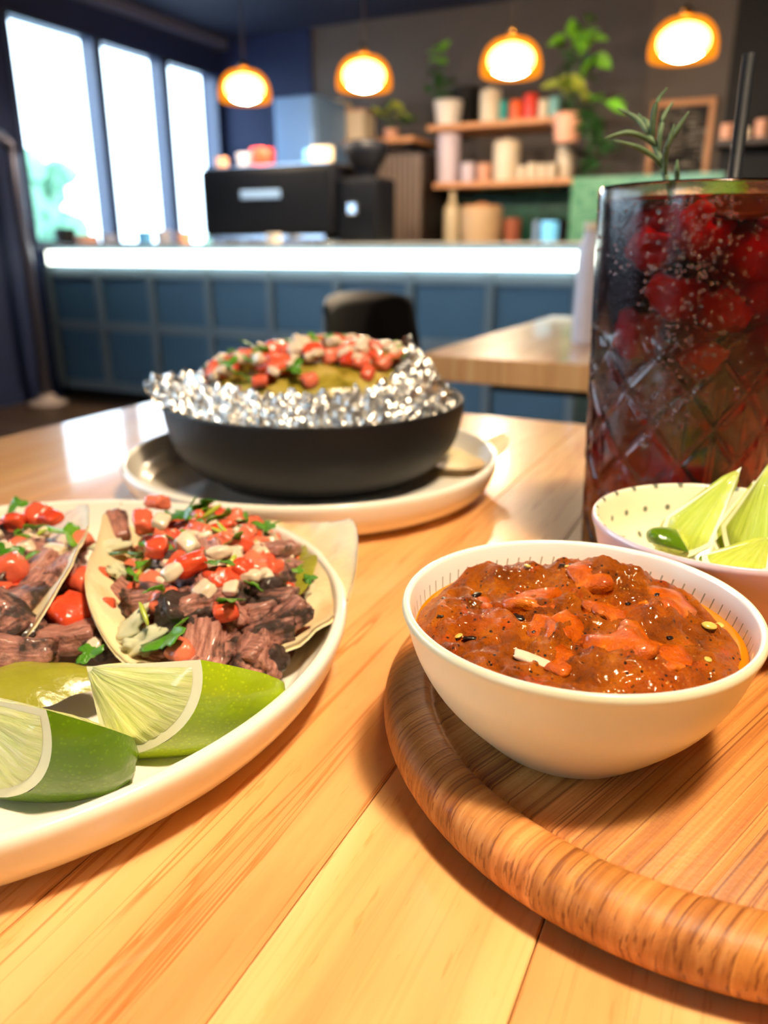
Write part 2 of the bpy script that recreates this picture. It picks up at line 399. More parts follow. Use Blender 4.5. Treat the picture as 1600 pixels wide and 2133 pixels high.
def leafmesh(seed):
    """one lobed cilantro leaflet, 1 unit long, gently cupped"""
    random.seed(seed); vs, top = [], []
    N = 30
    for i in range(N):
        a = 2 * PI * i / N
        r = .5 * (1 + .34 * math.cos(3 * (a)) + .13 * math.cos(9 * a + seed))
        if abs(a - PI) < .35: r *= .6
        top.append((r * math.cos(a), r * math.sin(a)))
    rings = [0, .4, .75, 1]
    for q in rings[1:]:
        for x, y in top: vs.append((x * q, y * q, .22 * (x * x) * q * q - .3 * y * y * q + .06 * math.sin(7 * x + seed) * q))
    vs.append((0, 0, .02)); k = len(vs) - 1; fs = []
    for i in range(N): fs.append((k, i, (i + 1) % N))
    for r_ in range(2):
        for i in range(N): fs.append((r_ * N + i, (r_ + 1) * N + i, (r_ + 1) * N + (i + 1) % N, r_ * N + (i + 1) % N))
    n0 = len(vs); vs += [(x, y, z - .03) for x, y, z in vs]; fs += [tuple(reversed([i + n0 for i in f])) for f in fs]
    for i in range(N): a, b = 2 * N + i, 2 * N + (i + 1) % N; fs.append((a, a + n0, b + n0, b))
    return vs, fs
ME = {
    'tomato': [mesh_only('tomato_dice', chunk(3, .32, (1, .85, .72), .26, 1.3, s, .09, 4.5), FM['tomato']) for s in range(6)],
    'onion': [mesh_only('onion_dice', chunk(3, .32, (1, .75, .55), .26, 1.1, s + 20, .09, 4.5), FM['onion']) for s in range(5)],
    'steak': [mesh_only('steak_chunk', chunk(4, .22, (1.15, .7, .5), .20, 1.2, s + 40, .12, 5), FM['steak']) for s in range(6)],
    'cilantro': [mesh_only('cilantro_leaf', leafmesh(s), FM['cilantro']) for s in range(5)],
    'cabbage': [mesh_only('cabbage_shred', chunk(3, .5, (1, .5, .3), .7, 1.6, s + 60, .2, 5), FM['cabbage']) for s in range(3)],
    'stem': [mesh_only('cilantro_stem', chunk(2, .8, (1, .22, .2), .2, 1.3, s + 70), plain('green_stem', (170, 180, 60), .3)) for s in range(2)],
}
NM = {'tomato': 'tomato_dice', 'onion': 'onion_dice', 'steak': 'steak_chunk', 'cilantro': 'cilantro_leaf', 'cabbage': 'cabbage_shred', 'stem': 'cilantro_stem'}
def put(kind, parent, base, p, size, rot=None, seed=None):
    r = random.Random(seed if seed is not None else hash((round(p[0], 4), round(p[1], 4), round(size, 5))) & 0xffff)
    me = ME[kind][r.randrange(len(ME[kind]))]
    if rot is None:
        rot = (r.uniform(-.7, .7), r.uniform(-.7, .7), r.uniform(0, 6.28))
        if kind in ('tomato', 'onion', 'steak'): rot = (r.uniform(-.6, .6), r.uniform(-.6, .6), r.uniform(0, 6.28))
    sc = (size * r.uniform(.85, 1.15), size * r.uniform(.85, 1.15), size * r.uniform(.85, 1.15))
    return inst(me, NM[kind], parent, base, p, rot, sc)

AX = math.radians(14)     # the tacos' folds lean this way from the camera's forward direction
def troughz(a, b_, R=.078, Rb=.074):
    ph = a * R / Rb; return Rb * math.sin(ph), Rb * (1 - math.cos(ph))
def taco(name, label, cx, cy, seed, Rx=.078, Ry=.078, xl=1.0, xr=1.0, wav=.003):
    base = (cx, cy, .006); p = tthing(name, label, 'taco', base)
    def f(u, v):
        th = 2 * PI * u; q = v
        a = q * math.cos(th); bb = q * math.sin(th)
        x, z = troughz(a * (xl if a < 0 else xr), bb, Rx)
        if a < 0 and xl < 1: x, z = x * (.70 + .12 * abs(bb) ** 2), z * 1.05
        e = max(0, q - .55) / .45
        z += wav * e * math.sin(5 * th + seed) + .0022 * e * noise.noise(Vector((a * 6, bb * 6, seed)))
        z += .007 * abs(bb) ** 3 + .0085
        x += .002 * math.sin(4 * bb + seed) * e
        y = bb * Ry
        X, Y = rot2(x, y, AX)
        return (cx + X, cy + Y, .0 + z)
    n = 96; m = 30
    vs, fs = grid(n, m, f, True)
    vs2 = [(x, y, z - .0016) for x, y, z in vs]; N0 = len(vs)
    allf = fs + [tuple(reversed([i + N0 for i in q])) for q in fs] + [((m - 1) * n + i, (m - 1) * n + i + N0, (m - 1) * n + (i + 1) % n + N0, (m - 1) * n + (i + 1) % n) for i in range(n)]
    M('tortilla', vs + vs2, allf, tortm, p, base)
    return p, base
def mound(cx, cy, hx, hy, h, seed, z0, parent, base):
    """lumpy body of the filling; returns the height function"""
    def hf(x, y):
        X, Y = rot2(x - cx, y - cy, -AX)
        r2 = (X / hx) ** 2 + (Y / hy) ** 2
        g = max(0, 1 - r2)
        return z0 + h * g ** .6 + .0025 * noise.noise(Vector((x * 120, y * 120, seed)))
    def f(u, v):
        a = 2 * PI * u; X, Y = rot2(hx * v * math.cos(a), hy * v * math.sin(a), AX)
        x, y = cx + X, cy + Y
        return (x, y, hf(x, y) - .003 - (.004 if v > .97 else 0))
    b = grid(64, 20, f, True); M('filling', b[0], b[1], FM['filling'], parent, base)
    return hf

TR = (-.067, .275); TL = (-.172, .262)
tr, tbse = taco('steak_taco', 'steak taco topped with diced tomato and onion, on the right of the plate', TR[0], TR[1], 1.3, Ry=.070, xl=.90, xr=.80)
hr = mound(TR[0] + .001, TR[1] - .004, .033, .066, .022, 3, .012, tr, tbse)
tl, tlb = taco('steak_taco', 'steak taco at the left edge of the photo, with a pool of green sauce', TL[0], TL[1], 4.1, .080, .078, xr=.92)
hl = mound(TL[0] + .006, TL[1], .046, .068, .020, 9, .012, tl, tlb)
def scatter(parent, base, hf, cx, cy, hx, hy, kind, n, s0, s1, seed, cond=None, lift=0.0):
    r = random.Random(seed); k = 0; tries = 0
    while k < n and tries < n * 30:
        tries += 1
        a = r.uniform(0, 6.28); q = math.sqrt(r.random())
        X, Y = rot2(hx * q * math.cos(a), hy * q * math.sin(a), AX)
        x, y = cx + X, cy + Y
        if cond and not cond(x, y, X, Y): continue
        s = r.uniform(s0, s1); put(kind, parent, base, (x, y, hf(x, y) + lift + r.uniform(-.001, .002)), s, None, seed * 1000 + k); k += 1
# right taco: steak along the near and outer side, salsa fresca heaped over the rest
cc = (TR[0] + .001, TR[1] - .004)
near = lambda x, y, X, Y: (y < .262 or X > .022) and X < .030
heap = lambda x, y, X, Y: y > .243 and x < -.022
scatter(tr, tbse, hr, cc[0], cc[1], .034, .064, 'steak', 46, .0065, .0100, 11, near, -.001)
scatter(tr, tbse, hr, cc[0], cc[1], .034, .060, 'tomato', 125, .0030, .0052, 12, heap, .002)
scatter(tr, tbse, hr, cc[0], cc[1], .034, .060, 'onion', 120, .0025, .0042, 13, heap, .003)
scatter(tr, tbse, hr, cc[0], cc[1], .034, .062, 'cilantro', 44, .005, .010, 14, heap, .005)
scatter(tr, tbse, hr, cc[0], cc[1], .042, .060, 'stem', 8, .003, .005, 15, heap, .006)
# left taco
cl = (TL[0] + .006, TL[1])
scatter(tl, tlb, hl, cl[0], cl[1], .043, .064, 'steak', 44, .007, .012, 21, lambda x, y, X, Y: y < .31, -.001)
scatter(tl, tlb, hl, cl[0], cl[1], .045, .062, 'tomato', 44, .0042, .0070, 22, lambda x, y, X, Y: y > .235, .002)
scatter(tl, tlb, hl, cl[0], cl[1], .044, .062, 'onion', 40, .0034, .0054, 23, lambda x, y, X, Y: y > .245, .003)
scatter(tl, tlb, hl, cl[0], cl[1], .044, .062, 'cilantro', 16, .006, .010, 24, lambda x, y, X, Y: y > .24, .006)
# the pieces that stand out in the photo
for kind, lst in {
    'tomato': [((-0.0718, 0.2301, 0.0306), 0.0057), ((-0.0621, 0.2095, 0.0234), 0.0043), ((-0.0553, 0.2362, 0.036), 0.0043), ((-0.0656, 0.24, 0.0396), 0.0048), ((-0.05, 0.2465, 0.0351), 0.0040), ((-0.0798, 0.2509, 0.0414), 0.0043), ((-0.0509, 0.2237, 0.0306), 0.0041), ((-0.0958, 0.3107, 0.0387), 0.0041), ((-0.0947, 0.2862, 0.0387), 0.0046), ((-0.0526, 0.2775, 0.0369), 0.0043)],
    'steak': [((-0.033, 0.2294, 0.0243), 0.0086), ((-0.0385, 0.2312, 0.0216), 0.0068), ((-0.056, 0.2277, 0.0243), 0.0080), ((-0.0625, 0.2258, 0.0261), 0.0068), ((-0.042, 0.2123, 0.0171), 0.0084), ((-0.0557, 0.2175, 0.0198), 0.0076), ((-0.0502, 0.2246, 0.0189), 0.0068), ((-0.0413, 0.2734, 0.0306), 0.0076), ((-0.1091, 0.2964, 0.0324), 0.0068), ((-0.0419, 0.2565, 0.0261), 0.0064), ((-0.0893, 0.2461, 0.0252), 0.0056), ((-0.044, 0.2055, 0.0144), 0.0056)],
    'onion': [((-0.07, 0.2339, 0.0396), 0.0041), ((-0.0589, 0.2298, 0.0342), 0.0043), ((-0.07, 0.2556, 0.0414), 0.0041), ((-0.0581, 0.2509, 0.0396), 0.0038), ((-0.0865, 0.2812, 0.0405), 0.0038), ((-0.0507, 0.2324, 0.0342), 0.0034)],
    'cilantro': [((-0.0788, 0.2892, 0.0423), 0.0112), ((-0.0664, 0.2119, 0.0279), 0.0136), ((-0.0461, 0.2873, 0.0369), 0.0108), ((-0.0488, 0.2224, 0.0351), 0.0072), ((-0.0938, 0.2621, 0.0351), 0.0096), ((-0.0555, 0.2386, 0.0414), 0.0080), ((-0.0432, 0.2351, 0.0342), 0.0064), ((-0.0315, 0.2592, 0.0297), 0.0048), ((-0.0264, 0.2505, 0.0297), 0.0048), ((-0.0734, 0.2265, 0.0369), 0.0068), ((-0.0744, 0.302, 0.0405), 0.0096)],
    'cabbage': [((-0.082, 0.2219, 0.025), .0080), ((-0.0763, 0.2186, 0.023), .0075), ((-0.0803, 0.2217, 0.0234), 0.0068), ((-0.0785, 0.2181, 0.0207), 0.0068), ((-0.0812, 0.2189, 0.018), 0.0056), ((-0.104, 0.2738, 0.0324), 0.0076), ((-0.0964, 0.259, 0.0288), 0.0068), ((-0.0938, 0.2566, 0.027), 0.0064), ((-0.0347, 0.2541, 0.0234), 0.0060), ((-0.031, 0.2519, 0.0225), 0.0056)],
    'stem': [((-0.075, 0.2173, 0.0324), 0.0040), ((-0.0688, 0.2901, 0.0414), 0.0048)]}.items():
    for i, (p_, s_) in enumerate(lst): put(kind, tr, tbse, p_, s_, None, i + 300)
for kind, lst in {
    'tomato': [((-0.1337, 0.2528, 0.0324), 0.0069), ((-0.1056, 0.2504, 0.0279), 0.0072), ((-0.1037, 0.2311, 0.0252), 0.0072), ((-0.0962, 0.2347, 0.0252), 0.0055), ((-0.1468, 0.3068, 0.0342), 0.0052), ((-0.1523, 0.299, 0.0342), 0.0041), ((-0.1184, 0.2815, 0.0324), 0.0045), ((-0.1392, 0.3032, 0.0342), 0.0041)],
    'steak': [((-0.116, 0.2548, 0.0297), 0.0092), ((-0.1213, 0.2321, 0.0279), 0.0100), ((-0.1203, 0.2224, 0.0261), 0.0096), ((-0.1114, 0.2086, 0.0234), 0.0096), ((-0.1202, 0.2423, 0.027), 0.0080), ((-0.1019, 0.2212, 0.0216), 0.0080), ((-0.0919, 0.2212, 0.0216), 0.0068), ((-0.1321, 0.2734, 0.0306), 0.0072), ((-0.1222, 0.213, 0.0243), 0.0096)],
    'onion': [((-0.1354, 0.2715, 0.0333), 0.0041), ((-0.124, 0.2713, 0.0324), 0.0041), ((-0.1425, 0.2691, 0.0333), 0.0041), ((-0.1357, 0.2875, 0.0342), 0.0034), ((-0.0917, 0.2164, 0.0216), 0.0031)],
    'cilantro': [((-0.1222, 0.2775, 0.0369), 0.0120), ((-0.1391, 0.284, 0.0369), 0.0096), ((-0.1381, 0.2599, 0.036), 0.0096), ((-0.13, 0.2574, 0.0342), 0.0088), ((-0.0897, 0.2076, 0.0243), 0.0072), ((-0.1586, 0.3156, 0.036), 0.0080)],
    'stem': [((-0.1321, 0.2791, 0.0369), 0.0048)]}.items():
    for i, (p_, s_) in enumerate(lst): put(kind, tl, tlb, p_, s_, None, i + 500)


# green sauce pools (part of the tacos)
def blobpatch(parent, base, c, rx, ry, h, seed, mat, name='green_sauce', tilt=0):
    def f(u, v):
        a = 2 * PI * u; k = 1 + .18 * math.sin(3 * a + seed) + .1 * math.sin(5 * a)
        x = rx * k * v * math.cos(a); y = ry * k * v * math.sin(a)
        z = h * (1 - v ** 2.6) + .0006 * noise.noise(Vector((x * 150, y * 150, seed)))
        return (c[0] + x, c[1] + y, c[2] + z + tilt * x)
    b = grid(48, 16, f, True); M(name, b[0], b[1], mat, parent, base)
blobpatch(tl, tlb, (-.107, .200, .0175), .022, .015, .006, 1, FM['sauce'])
blobpatch(tr, tbse, (*(-0.0349, 0.268, 0.022)[:2], .0225), .0095, .026, .0035, 3, FM['sauce'], tilt=.7)
blobpatch(tr, tbse, (*(-0.035, 0.2326, 0.014)[:2], .0145), .006, .009, .003, 5, FM['sauce'], tilt=.4)

# ------------------------------------------------------------------ lime wedges
def rindmat(name, c1, c2):
    t = NT(name); v = t.voro(t.map(), 700); f = t.noise(t.map(), 50, 3)
    c = t.mix(f, srgb(*c1), srgb(*c2)); c = t.mix(t.math('MULTIPLY', t.step(v, .35, .1), .5), c, tuple(min(1, x * 1.4) for x in srgb(*c2)[:3]) + (1,))
    t.set(color=c, rough=.3, coat=.3, coatr=.15, sss=.0); t.bump(v, .00025, .4); return t.m
rindD = rindmat('dark_green_lime_rind', (62, 94, 2), (100, 132, 8)); rindL = rindmat('yellow_green_lime_rind', (118, 158, 10), (176, 192, 22))
pithm = plain('lime_pith', (240, 236, 196), .5, .05, 200)
def fleshmat(name, c1, c2, c3):
    t = NT(name)
    at = t.new('ShaderNodeAttribute'); at.attribute_name = 'fan'
    sx = t.new('ShaderNodeSeparateXYZ'); t.link(at.outputs['Vector'], sx.inputs[0])
    cb = t.new('ShaderNodeCombineXYZ'); t.link(t.math('MULTIPLY', sx.outputs[0], 15), cb.inputs[0]); t.link(t.math('MULTIPLY', sx.outputs[1], 2.2), cb.inputs[1]); t.link(sx.outputs[2], cb.inputs[2])
    ves = t.noise(cb.outputs[0], 1, 4, .6, .4)
    c = t.ramp(ves, [(.28, srgb(*c1)), (.5, srgb(*c2)), (.74, srgb(*c3))])
    t.set(color=c, rough=.12, sss=.3, sssr=(.7, .9, .35), ssss=.004, coat=.5, coatr=.05); t.bump(ves, .0009, .7); return t.m
fleshm = fleshmat('pale_lime_flesh', (196, 206, 118), (220, 222, 148), (236, 234, 184))
fleshg = fleshmat('green_lime_flesh', (172, 186, 62), (190, 200, 82), (206, 212, 112))
def wedge(label, O, P1, P2, PO, rind, name='lime_wedge', group=None, flesh=None):
    """an eighth of a lime: corner O, cut face O-P1-P2, tip of the rind at PO; built in four parts"""
    O, P1, P2, PO = map(Vector, (O, P1, P2, PO)); base = tuple((O + P1 + P2 + PO) / 4 - Vector((0, 0, .008)))
    p = tthing(name, label, 'lime', base, group)
    a, b_, c_ = P1 - O, P2 - O, PO - O
    def sph(u, v, k=1.0):   # u: around from P1 to P2, v: 0 at cut face edge, 1 at the tip
        al = u * PI / 2; be = v * PI / 2
        kk = k * (1 + .012 * noise.noise(Vector((u * 9, v * 9, 1))))
        return O + (a * math.cos(al) * math.cos(be) + b_ * math.sin(al) * math.cos(be) + c_ * math.sin(be)) * kk
    b = grid(28, 28, lambda u, v: tuple(sph(u, v))); M('rind', b[0], b[1], rind, p, base)
    # cut faces: pith border then flesh, flesh slightly swollen
    def face(A, B, nrm, s):
        nrm = nrm.normalized()
        nrm = nrm if nrm.dot(a + b_ + c_) < 0 else -nrm
        def pf(u, v):
            al = u * PI / 2; return tuple(O + (A * math.cos(al) + B * math.sin(al)) * v)
        g = grid(32, 6, pf); M('pith', g[0], g[1], pithm, p, base)
        def ff(u, v):
            al = (.05 + .90 * u) * PI / 2; q = .06 + .86 * v
            h = .0011 * min(1, 6 * u, 6 * (1 - u), 8 * (1 - v), 6 * v) + .0003 * noise.noise(Vector((u * 20, v * 2, s)))
            return tuple(O + (A * math.cos(al) + B * math.sin(al)) * q + nrm * (h + .0001))
        g = grid(40, 24, ff); o = M('flesh', g[0], g[1], flesh or fleshm, p, base)
        att = o.data.attributes.new('fan', 'FLOAT_VECTOR', 'POINT')
        att.data.foreach_set('vector', [q for j in range(24) for i in range(40) for q in (i / 39 * 1.0, j / 23, s)])
    face(a, b_, a.cross(b_), 1.0); face(a, c_, a.cross(c_), 2.0); face(b_, c_, b_.cross(c_), 3.0)
    return p
wedge('lime wedge with yellow-green rind leaning on the plate rim, in front of the right taco', (-0.083, 0.1892, 0.03), (-0.048, 0.1781, 0.0385), (-0.0765, 0.1791, 0.0075), (-0.0412, 0.2032, 0.013), rindL)
wedge('dark green lime wedge at the left edge, in front of the other wedge', (-0.1108, 0.17, 0.034), (-0.08, 0.1573, 0.037), (-0.1028, 0.1625, 0.0085), (-0.0773, 0.1825, 0.012), rindD)

# ------------------------------------------------------------------ black bowl with foil-wrapped burrito
bc = (-.0425, .4735); bz = .0065
t = NT('matte_black_stoneware'); f = t.noise(t.map(), 300, 3)
t.set(color=t.mix(f, srgb(16, 15, 16), srgb(23, 22, 23)), rough=.5, spec=.25); t.bump(f, .0002); blk = t.m
base = (*bc, bz); bb = tthing('black_bowl', 'low matte black bowl standing on the back plate', 'bowl', base)
H_ = .054
pr_ = [(0, bz), (.058, bz), (.064, bz + .002), (.077, bz + .010), (.0865, bz + .022), (.0905, H_ - .012), (.0915, H_ - .001), (.0905, H_ + .0005), (.0885, H_ - .001), (.087, H_ - .014), (.082, bz + .022), (.07, bz + .011), (.05, bz + .006), (0, bz + .006)]
b = lathe(smoothprof(pr_, 4), 128, False, bc); M('body', b[0], b[1], blk, bb, base)
t = NT('crumpled_foil'); f = t.noise(t.map(), 160, 4)
t.set(color=(.94, .92, .88, 1), metal=1, rough=.27); t.bump(t.noise(t.map(), 420, 3, .6), .0008, .6); foilm = t.m
base2 = (*bc, .04); bur = tthing('burrito', 'foil-wrapped burrito in the black bowl, heaped with diced tomato and green sauce', 'burrito', base2)
def foil(u, v):
    a = 2 * PI * u
    ear = math.exp(-((a - 3.25) / .30) ** 2); rgt = math.exp(-((((a + PI) % (2 * PI)) - PI) / .55) ** 2)
    r = (.057 + .0305 * v) + ear * .015 * v ** 1.5 + rgt * .002 * v
    front = .5 - .5 * math.sin(a)
    z = .0700 - .0215 * v ** 1.3 + .022 * rgt * (1 - v) + ear * (.019 * v) - .004 * front
    x, y = r * math.cos(a), r * math.sin(a)
    P_ = Vector((x * 120, y * 120, z * 80))
    nz = noise.noise(P_) ; n2_ = noise.noise(P_ * 2.3 + Vector((5, 0, 0))); n3 = noise.noise(P_ * 5)
    d = abs(nz) * .007 - .002 + n2_ * .0036 + n3 * .0030
    d *= 1 if v < .93 else .6
    return (bc[0] + x * (1 + d * 4), bc[1] + y * (1 + d * 4), z + d)
b = grid(300, 34, foil, True); M('foil_wrap', b[0], b[1], foilm, bur, base2, smooth=False)
def hb(x, y):
    X, Y = x - bc[0], y - bc[1]
    g = max(0, 1 - (X / .072) ** 2 - (Y / .060) ** 2)
    return .056 + .0260 * g ** .5 + .08 * X * g + .0018 * noise.noise(Vector((x * 90, y * 90, 2)))
t = NT('salsa_verde_top'); f = t.noise(t.map(), 90, 5)
t.set(color=t.ramp(f, [(.3, srgb(110, 96, 22)), (.5, srgb(160, 140, 52)), (.75, srgb(196, 172, 96))]), rough=.2, coat=.5); t.bump(f, .001)
def f_(u, v):
    a = 2 * PI * u; x = bc[0] + .068 * v * math.cos(a); y = bc[1] + .058 * v * math.sin(a); return (x, y, hb(x, y) - .001 - (.02 if v > .96 else 0))
b = grid(64, 18, f_, True); M('green_salsa_layer', b[0], b[1], t.m, bur, base2)
AXs = AX; AX = 0
topc = lambda x, y, X, Y: not (y < .440 and -.040 < x < .03 and hash((round(x * 900), round(y * 900))) % 3)
scatter(bur, base2, hb, bc[0] - .004, bc[1] + .002, .062, .052, 'tomato', 100, .0036, .0062, 31, topc, .003)
scatter(bur, base2, hb, bc[0] - .004, bc[1] + .002, .062, .052, 'onion', 84, .0034, .0052, 32, topc, .0045)
scatter(bur, base2, hb, bc[0] - .004, bc[1] + .002, .064, .052, 'cilantro', 40, .007, .013, 33, None, .006)
AX = AXs
# folded flatbread and lemon on the back plate's right
base = (*(0.0522, 0.4837, 0.014)[:2], .010); fb = tthing('flatbread', 'folded flatbread scrap on the right side of the back plate', 'bread', base)
def ff(u, v):
    a = 2 * PI * u; x = .030 * v * math.cos(a) * (1 + .15 * math.sin(3 * a)); y = .036 * v * math.sin(a) * (1 + .1 * math.cos(2 * a))
    return (base[0] + x - .001, base[1] + y + .004, .0125 + .010 * max(0, x / .03) ** 1.5 + .003 * noise.noise(Vector((x * 70, y * 70, 1))))
b = grid(48, 12, ff, True); vs2 = [(x, y, z - .0018) for x, y, z in b[0]]
M('bread', b[0] + vs2, b[1] + [tuple(reversed([i + len(b[0]) for i in q])) for q in b[1]], tortm, fb, base)

# ------------------------------------------------------------------ bamboo board
bdc = (.0955, .1985); BR = .0955
base = (*bdc, 0)
board = thing('bamboo_board', 'round bamboo serving board with a raised rim under the salsa bowl', 'serving board', room(bdc[0], bdc[1], TOP), YAW + math.radians(43))
t = NT('bamboo'); oi = t.new('ShaderNodeObjectInfo')
cb = t.new('ShaderNodeCombineXYZ'); t.link(t.math('MULTIPLY', oi.outputs['Random'], 9), cb.inputs[2])
va = t.new('ShaderNodeVectorMath', operation='ADD'); t.link(t.obj(), va.inputs[0]); t.link(cb.outputs[0], va.inputs[1])
def mpb(sc):
    m = t.new('ShaderNodeMapping'); m.inputs['Scale'].default_value = sc; t.link(va.outputs[0], m.inputs[0]); return m.outputs[0]
g1 = t.noise(mpb((9, 520, 60)), 1, 3, .6); g2 = t.noise(mpb((5, 1500, 200)), 1, 2, .6); g3 = t.noise(mpb((700, 700, 700)), 1, 2)
c = t.ramp(g1, [(.25, srgb(158, 92, 38)), (.5, srgb(198, 128, 62)), (.75, srgb(224, 160, 90))])
c = t.mix(t.math('MULTIPLY', t.step(g2, .56, .64), .8), c, srgb(124, 62, 18))
c = t.mix(t.math('MULTIPLY', t.step(g3, .60, .72), .28), c, srgb(150, 88, 40))
c = t.mix(1.0, c, oi.outputs['Color'], 'MULTIPLY')
t.set(color=c, rough=.5, spec=.35)
b1 = t.bump(g2, .00018, .8); t.bump(g3, .0002, .7, b1); bam = t.m
# radial profile of the board (radius, height): flat field, shallow step, raised rounded rim, undercut side
PROF = [(0, .0152), (.0800, .0152), (.0808, .0146), (.0818, .0150), (.0828, .0168), (.0842, .0176), (.0858, .0179), (.0885, .0180), (.0905, .0178), (.0922, .0172), (.0936, .0163), (.0946, .0151), (.0952, .0136), (.0955, .0115), (.0954, .0094), (.0948, .0074), (.0938, .0054), (.0924, .0034), (.0908, .0018), (.0890, .0006), (.0870, 0), (0, 0)]
NT_ = 15      # profile points up to the widest radius
def strip(v0, v1, idx):
    cols = []
    K = 4
    vv = [v0 + (v1 - v0) * k / K for k in range(K + 1)]
    def section(v):
        v = max(-.0954, min(.0954, v)); av = abs(v); pts = []
        def zt(r):
            for (r0, z0), (r1, z1) in zip(PROF[:NT_], PROF[1:NT_]):
                if r0 <= r <= r1: return z0 + (z1 - z0) * (r - r0) / (r1 - r0)
            return PROF[NT_ - 1][1]
        right = []
        for r, z in PROF[:NT_]:
            if r <= av: right.append((0.0, zt(av)))
            else: right.append((math.sqrt(r * r - v * v), z))
        low = []
        for r, z in PROF[NT_:]:
            low.append((math.sqrt(max(0, r * r - v * v)), z if r >= av else max(z, 0)))
        half = right + low
        full = [(x, z) for x, z in half] + [(-x, z) for x, z in reversed(half)]
        return [(x, v, z) for x, z in full]
    secs = [section(v) for v in vv]; n = len(secs[0]); vs = [p for s_ in secs for p in s_]; fs = []
    for i in range(K):
        for j in range(n):
            fs.append((i * n + j, i * n + (j + 1) % n, (i + 1) * n + (j + 1) % n, (i + 1) * n + j))
    m0 = len(vs); vs = vs + secs[0] + secs[-1]
    fs += [tuple(m0 + n - 1 - j for j in range(n)), tuple(m0 + n + j for j in range(n))]
    o = M('bamboo_strip', vs, fs, bam, board, smooth=True)
    r = random.Random(idx * 7 + 3); k = r.uniform(.76, 1.08); o.color = (k, k * r.uniform(.93, 1), k * r.uniform(.84, 1), 1)
random.seed(9); v = -.0954; i = 0
while v < .0953:
    wd = random.uniform(.0105, .015); nv = min(.0954, v + wd)
    if .0954 - nv < .004: nv = .0954
    strip(v + .00004, nv - .00004, i); v = nv; i += 1

# ------------------------------------------------------------------ salsa bowl
sc = (.0503, .182); sb = .0152; SR = .0452; SH = .0535
def bowl(name, label, c, z0, R, Hh, outm, inm, foot=.0215, seg=160):
    base = (*c, z0); p = tthing(name, label, 'bowl', base); h = Hh - z0
    out = smoothprof([(0, z0 + .0012), (foot - .003, z0 + .0012), (foot - .002, z0), (foot, z0), (foot + .002, z0 + .0012), (R * .67, z0 + h * .21), (R * .82, z0 + h * .42), (R * .925, z0 + h * .65), (R * .985, z0 + h * .88), (R * 1.008, Hh - .0018), (R * 1.0, Hh - .0003), (R * .985, Hh)], 5)
    inn = smoothprof([(R * .985, Hh), (R * .965, Hh - .0005), (R * .95, Hh - .003), (R * .90, z0 + h * .66), (R * .79, z0 + h * .47), (R * .62, z0 + h * .29), (R * .3, z0 + h * .13), (0, z0 + h * .12)], 5)
    b = lathe(out, seg, False, c); M('body', b[0], b[1], outm, p, base)
    b = lathe(inn, seg, False, c); M('inner_glaze', b[0], b[1], inm, p, base); return p
t = NT('cream_satin_glaze'); f = t.noise(t.map(), 30, 3)
spk = t.math('MULTIPLY', t.step(t.voro(t.map(), 200), .06, .03), t.step(t.noise(t.map(), 70, 2), .58, .66))
c = t.mix(f, srgb(212, 210, 176), srgb(222, 220, 190)); t.set(color=t.mix(spk, c, srgb(150, 110, 70)), rough=.3, coat=.25, coatr=.12); creamo = t.m
t = NT('white_glaze_with_green_ticks')
sx = t.new('ShaderNodeSeparateXYZ'); t.link(t.obj(), sx.inputs[0])
ang = t.math('ARCTAN2', sx.outputs[1], sx.outputs[0])
ang2 = t.math('ADD', ang, t.math('MULTIPLY', sx.outputs[2], 5.0))
fr = t.math('FRACT', t.math('MULTIPLY', ang2, 72 / (2 * PI)))
lineo = t.math('LESS_THAN', fr, .13)
zin = t.math('MULTIPLY', t.math('GREATER_THAN', sx.outputs[2], .0245), t.math('LESS_THAN', sx.outputs[2], .0335))
msk = t.math('MULTIPLY', t.math('MULTIPLY', lineo, zin), .75)
t.set(color=t.mix(msk, srgb(242, 240, 232), srgb(92, 110, 70)), rough=.15, coat=.4, coatr=.06); inticks = t.m
bowl('salsa_bowl', 'small cream bowl of red salsa standing on the bamboo board', sc, sb, SR, SH, creamo, inticks)

# the salsa
t = NT('roasted_red_salsa')
n1 = t.noise(t.map(), 95, 6, .62, .5); n2 = t.noise(t.map(), 420, 4, .6); n3 = t.noise(t.map(), 40, 2)
c = t.ramp(n1, [(.28, srgb(92, 40, 0)), (.45, srgb(146, 68, 2)), (.60, srgb(180, 92, 4)), (.78, srgb(212, 128, 20))])
c = t.mix(t.math('MULTIPLY', t.step(n3, .50, .68), .4), c, srgb(196, 70, 8))
red = t.math('MULTIPLY', t.step(t.noise(t.map(), 150, 3), .58, .68), .4); c = t.mix(red, c, srgb(200, 70, 20))
chm = t.math('MULTIPLY', t.step(t.voro(t.map(), 620), .30, .18), t.step(t.noise(t.map(), 150, 2), .47, .54)); c = t.mix(chm, c, srgb(36, 22, 16))
seedm = t.math('MULTIPLY', t.step(t.voro(t.map(loc=(.3, .1, .2)), 620), .22, .12), t.step(t.noise(t.map(loc=(.2, 0, 0)), 130, 2), .56, .62)); c = t.mix(t.math('MULTIPLY', seedm, .6), c, srgb(226, 180, 100))
t.set(color=c, rough=t.math('MULTIPLY_ADD', n2, .4, .12), coat=.25, coatr=.04, spec=.2)
b1 = t.bump(n2, .0010, .9); t.bump(t.noise(t.map(), 1500, 4, .7), .0009, 1, b1); salsam = t.m
base = (*sc, sb + .005); sal = tthing('salsa', 'chunky roasted red salsa filling the cream bowl', 'salsa', base)
RI = SR * .945
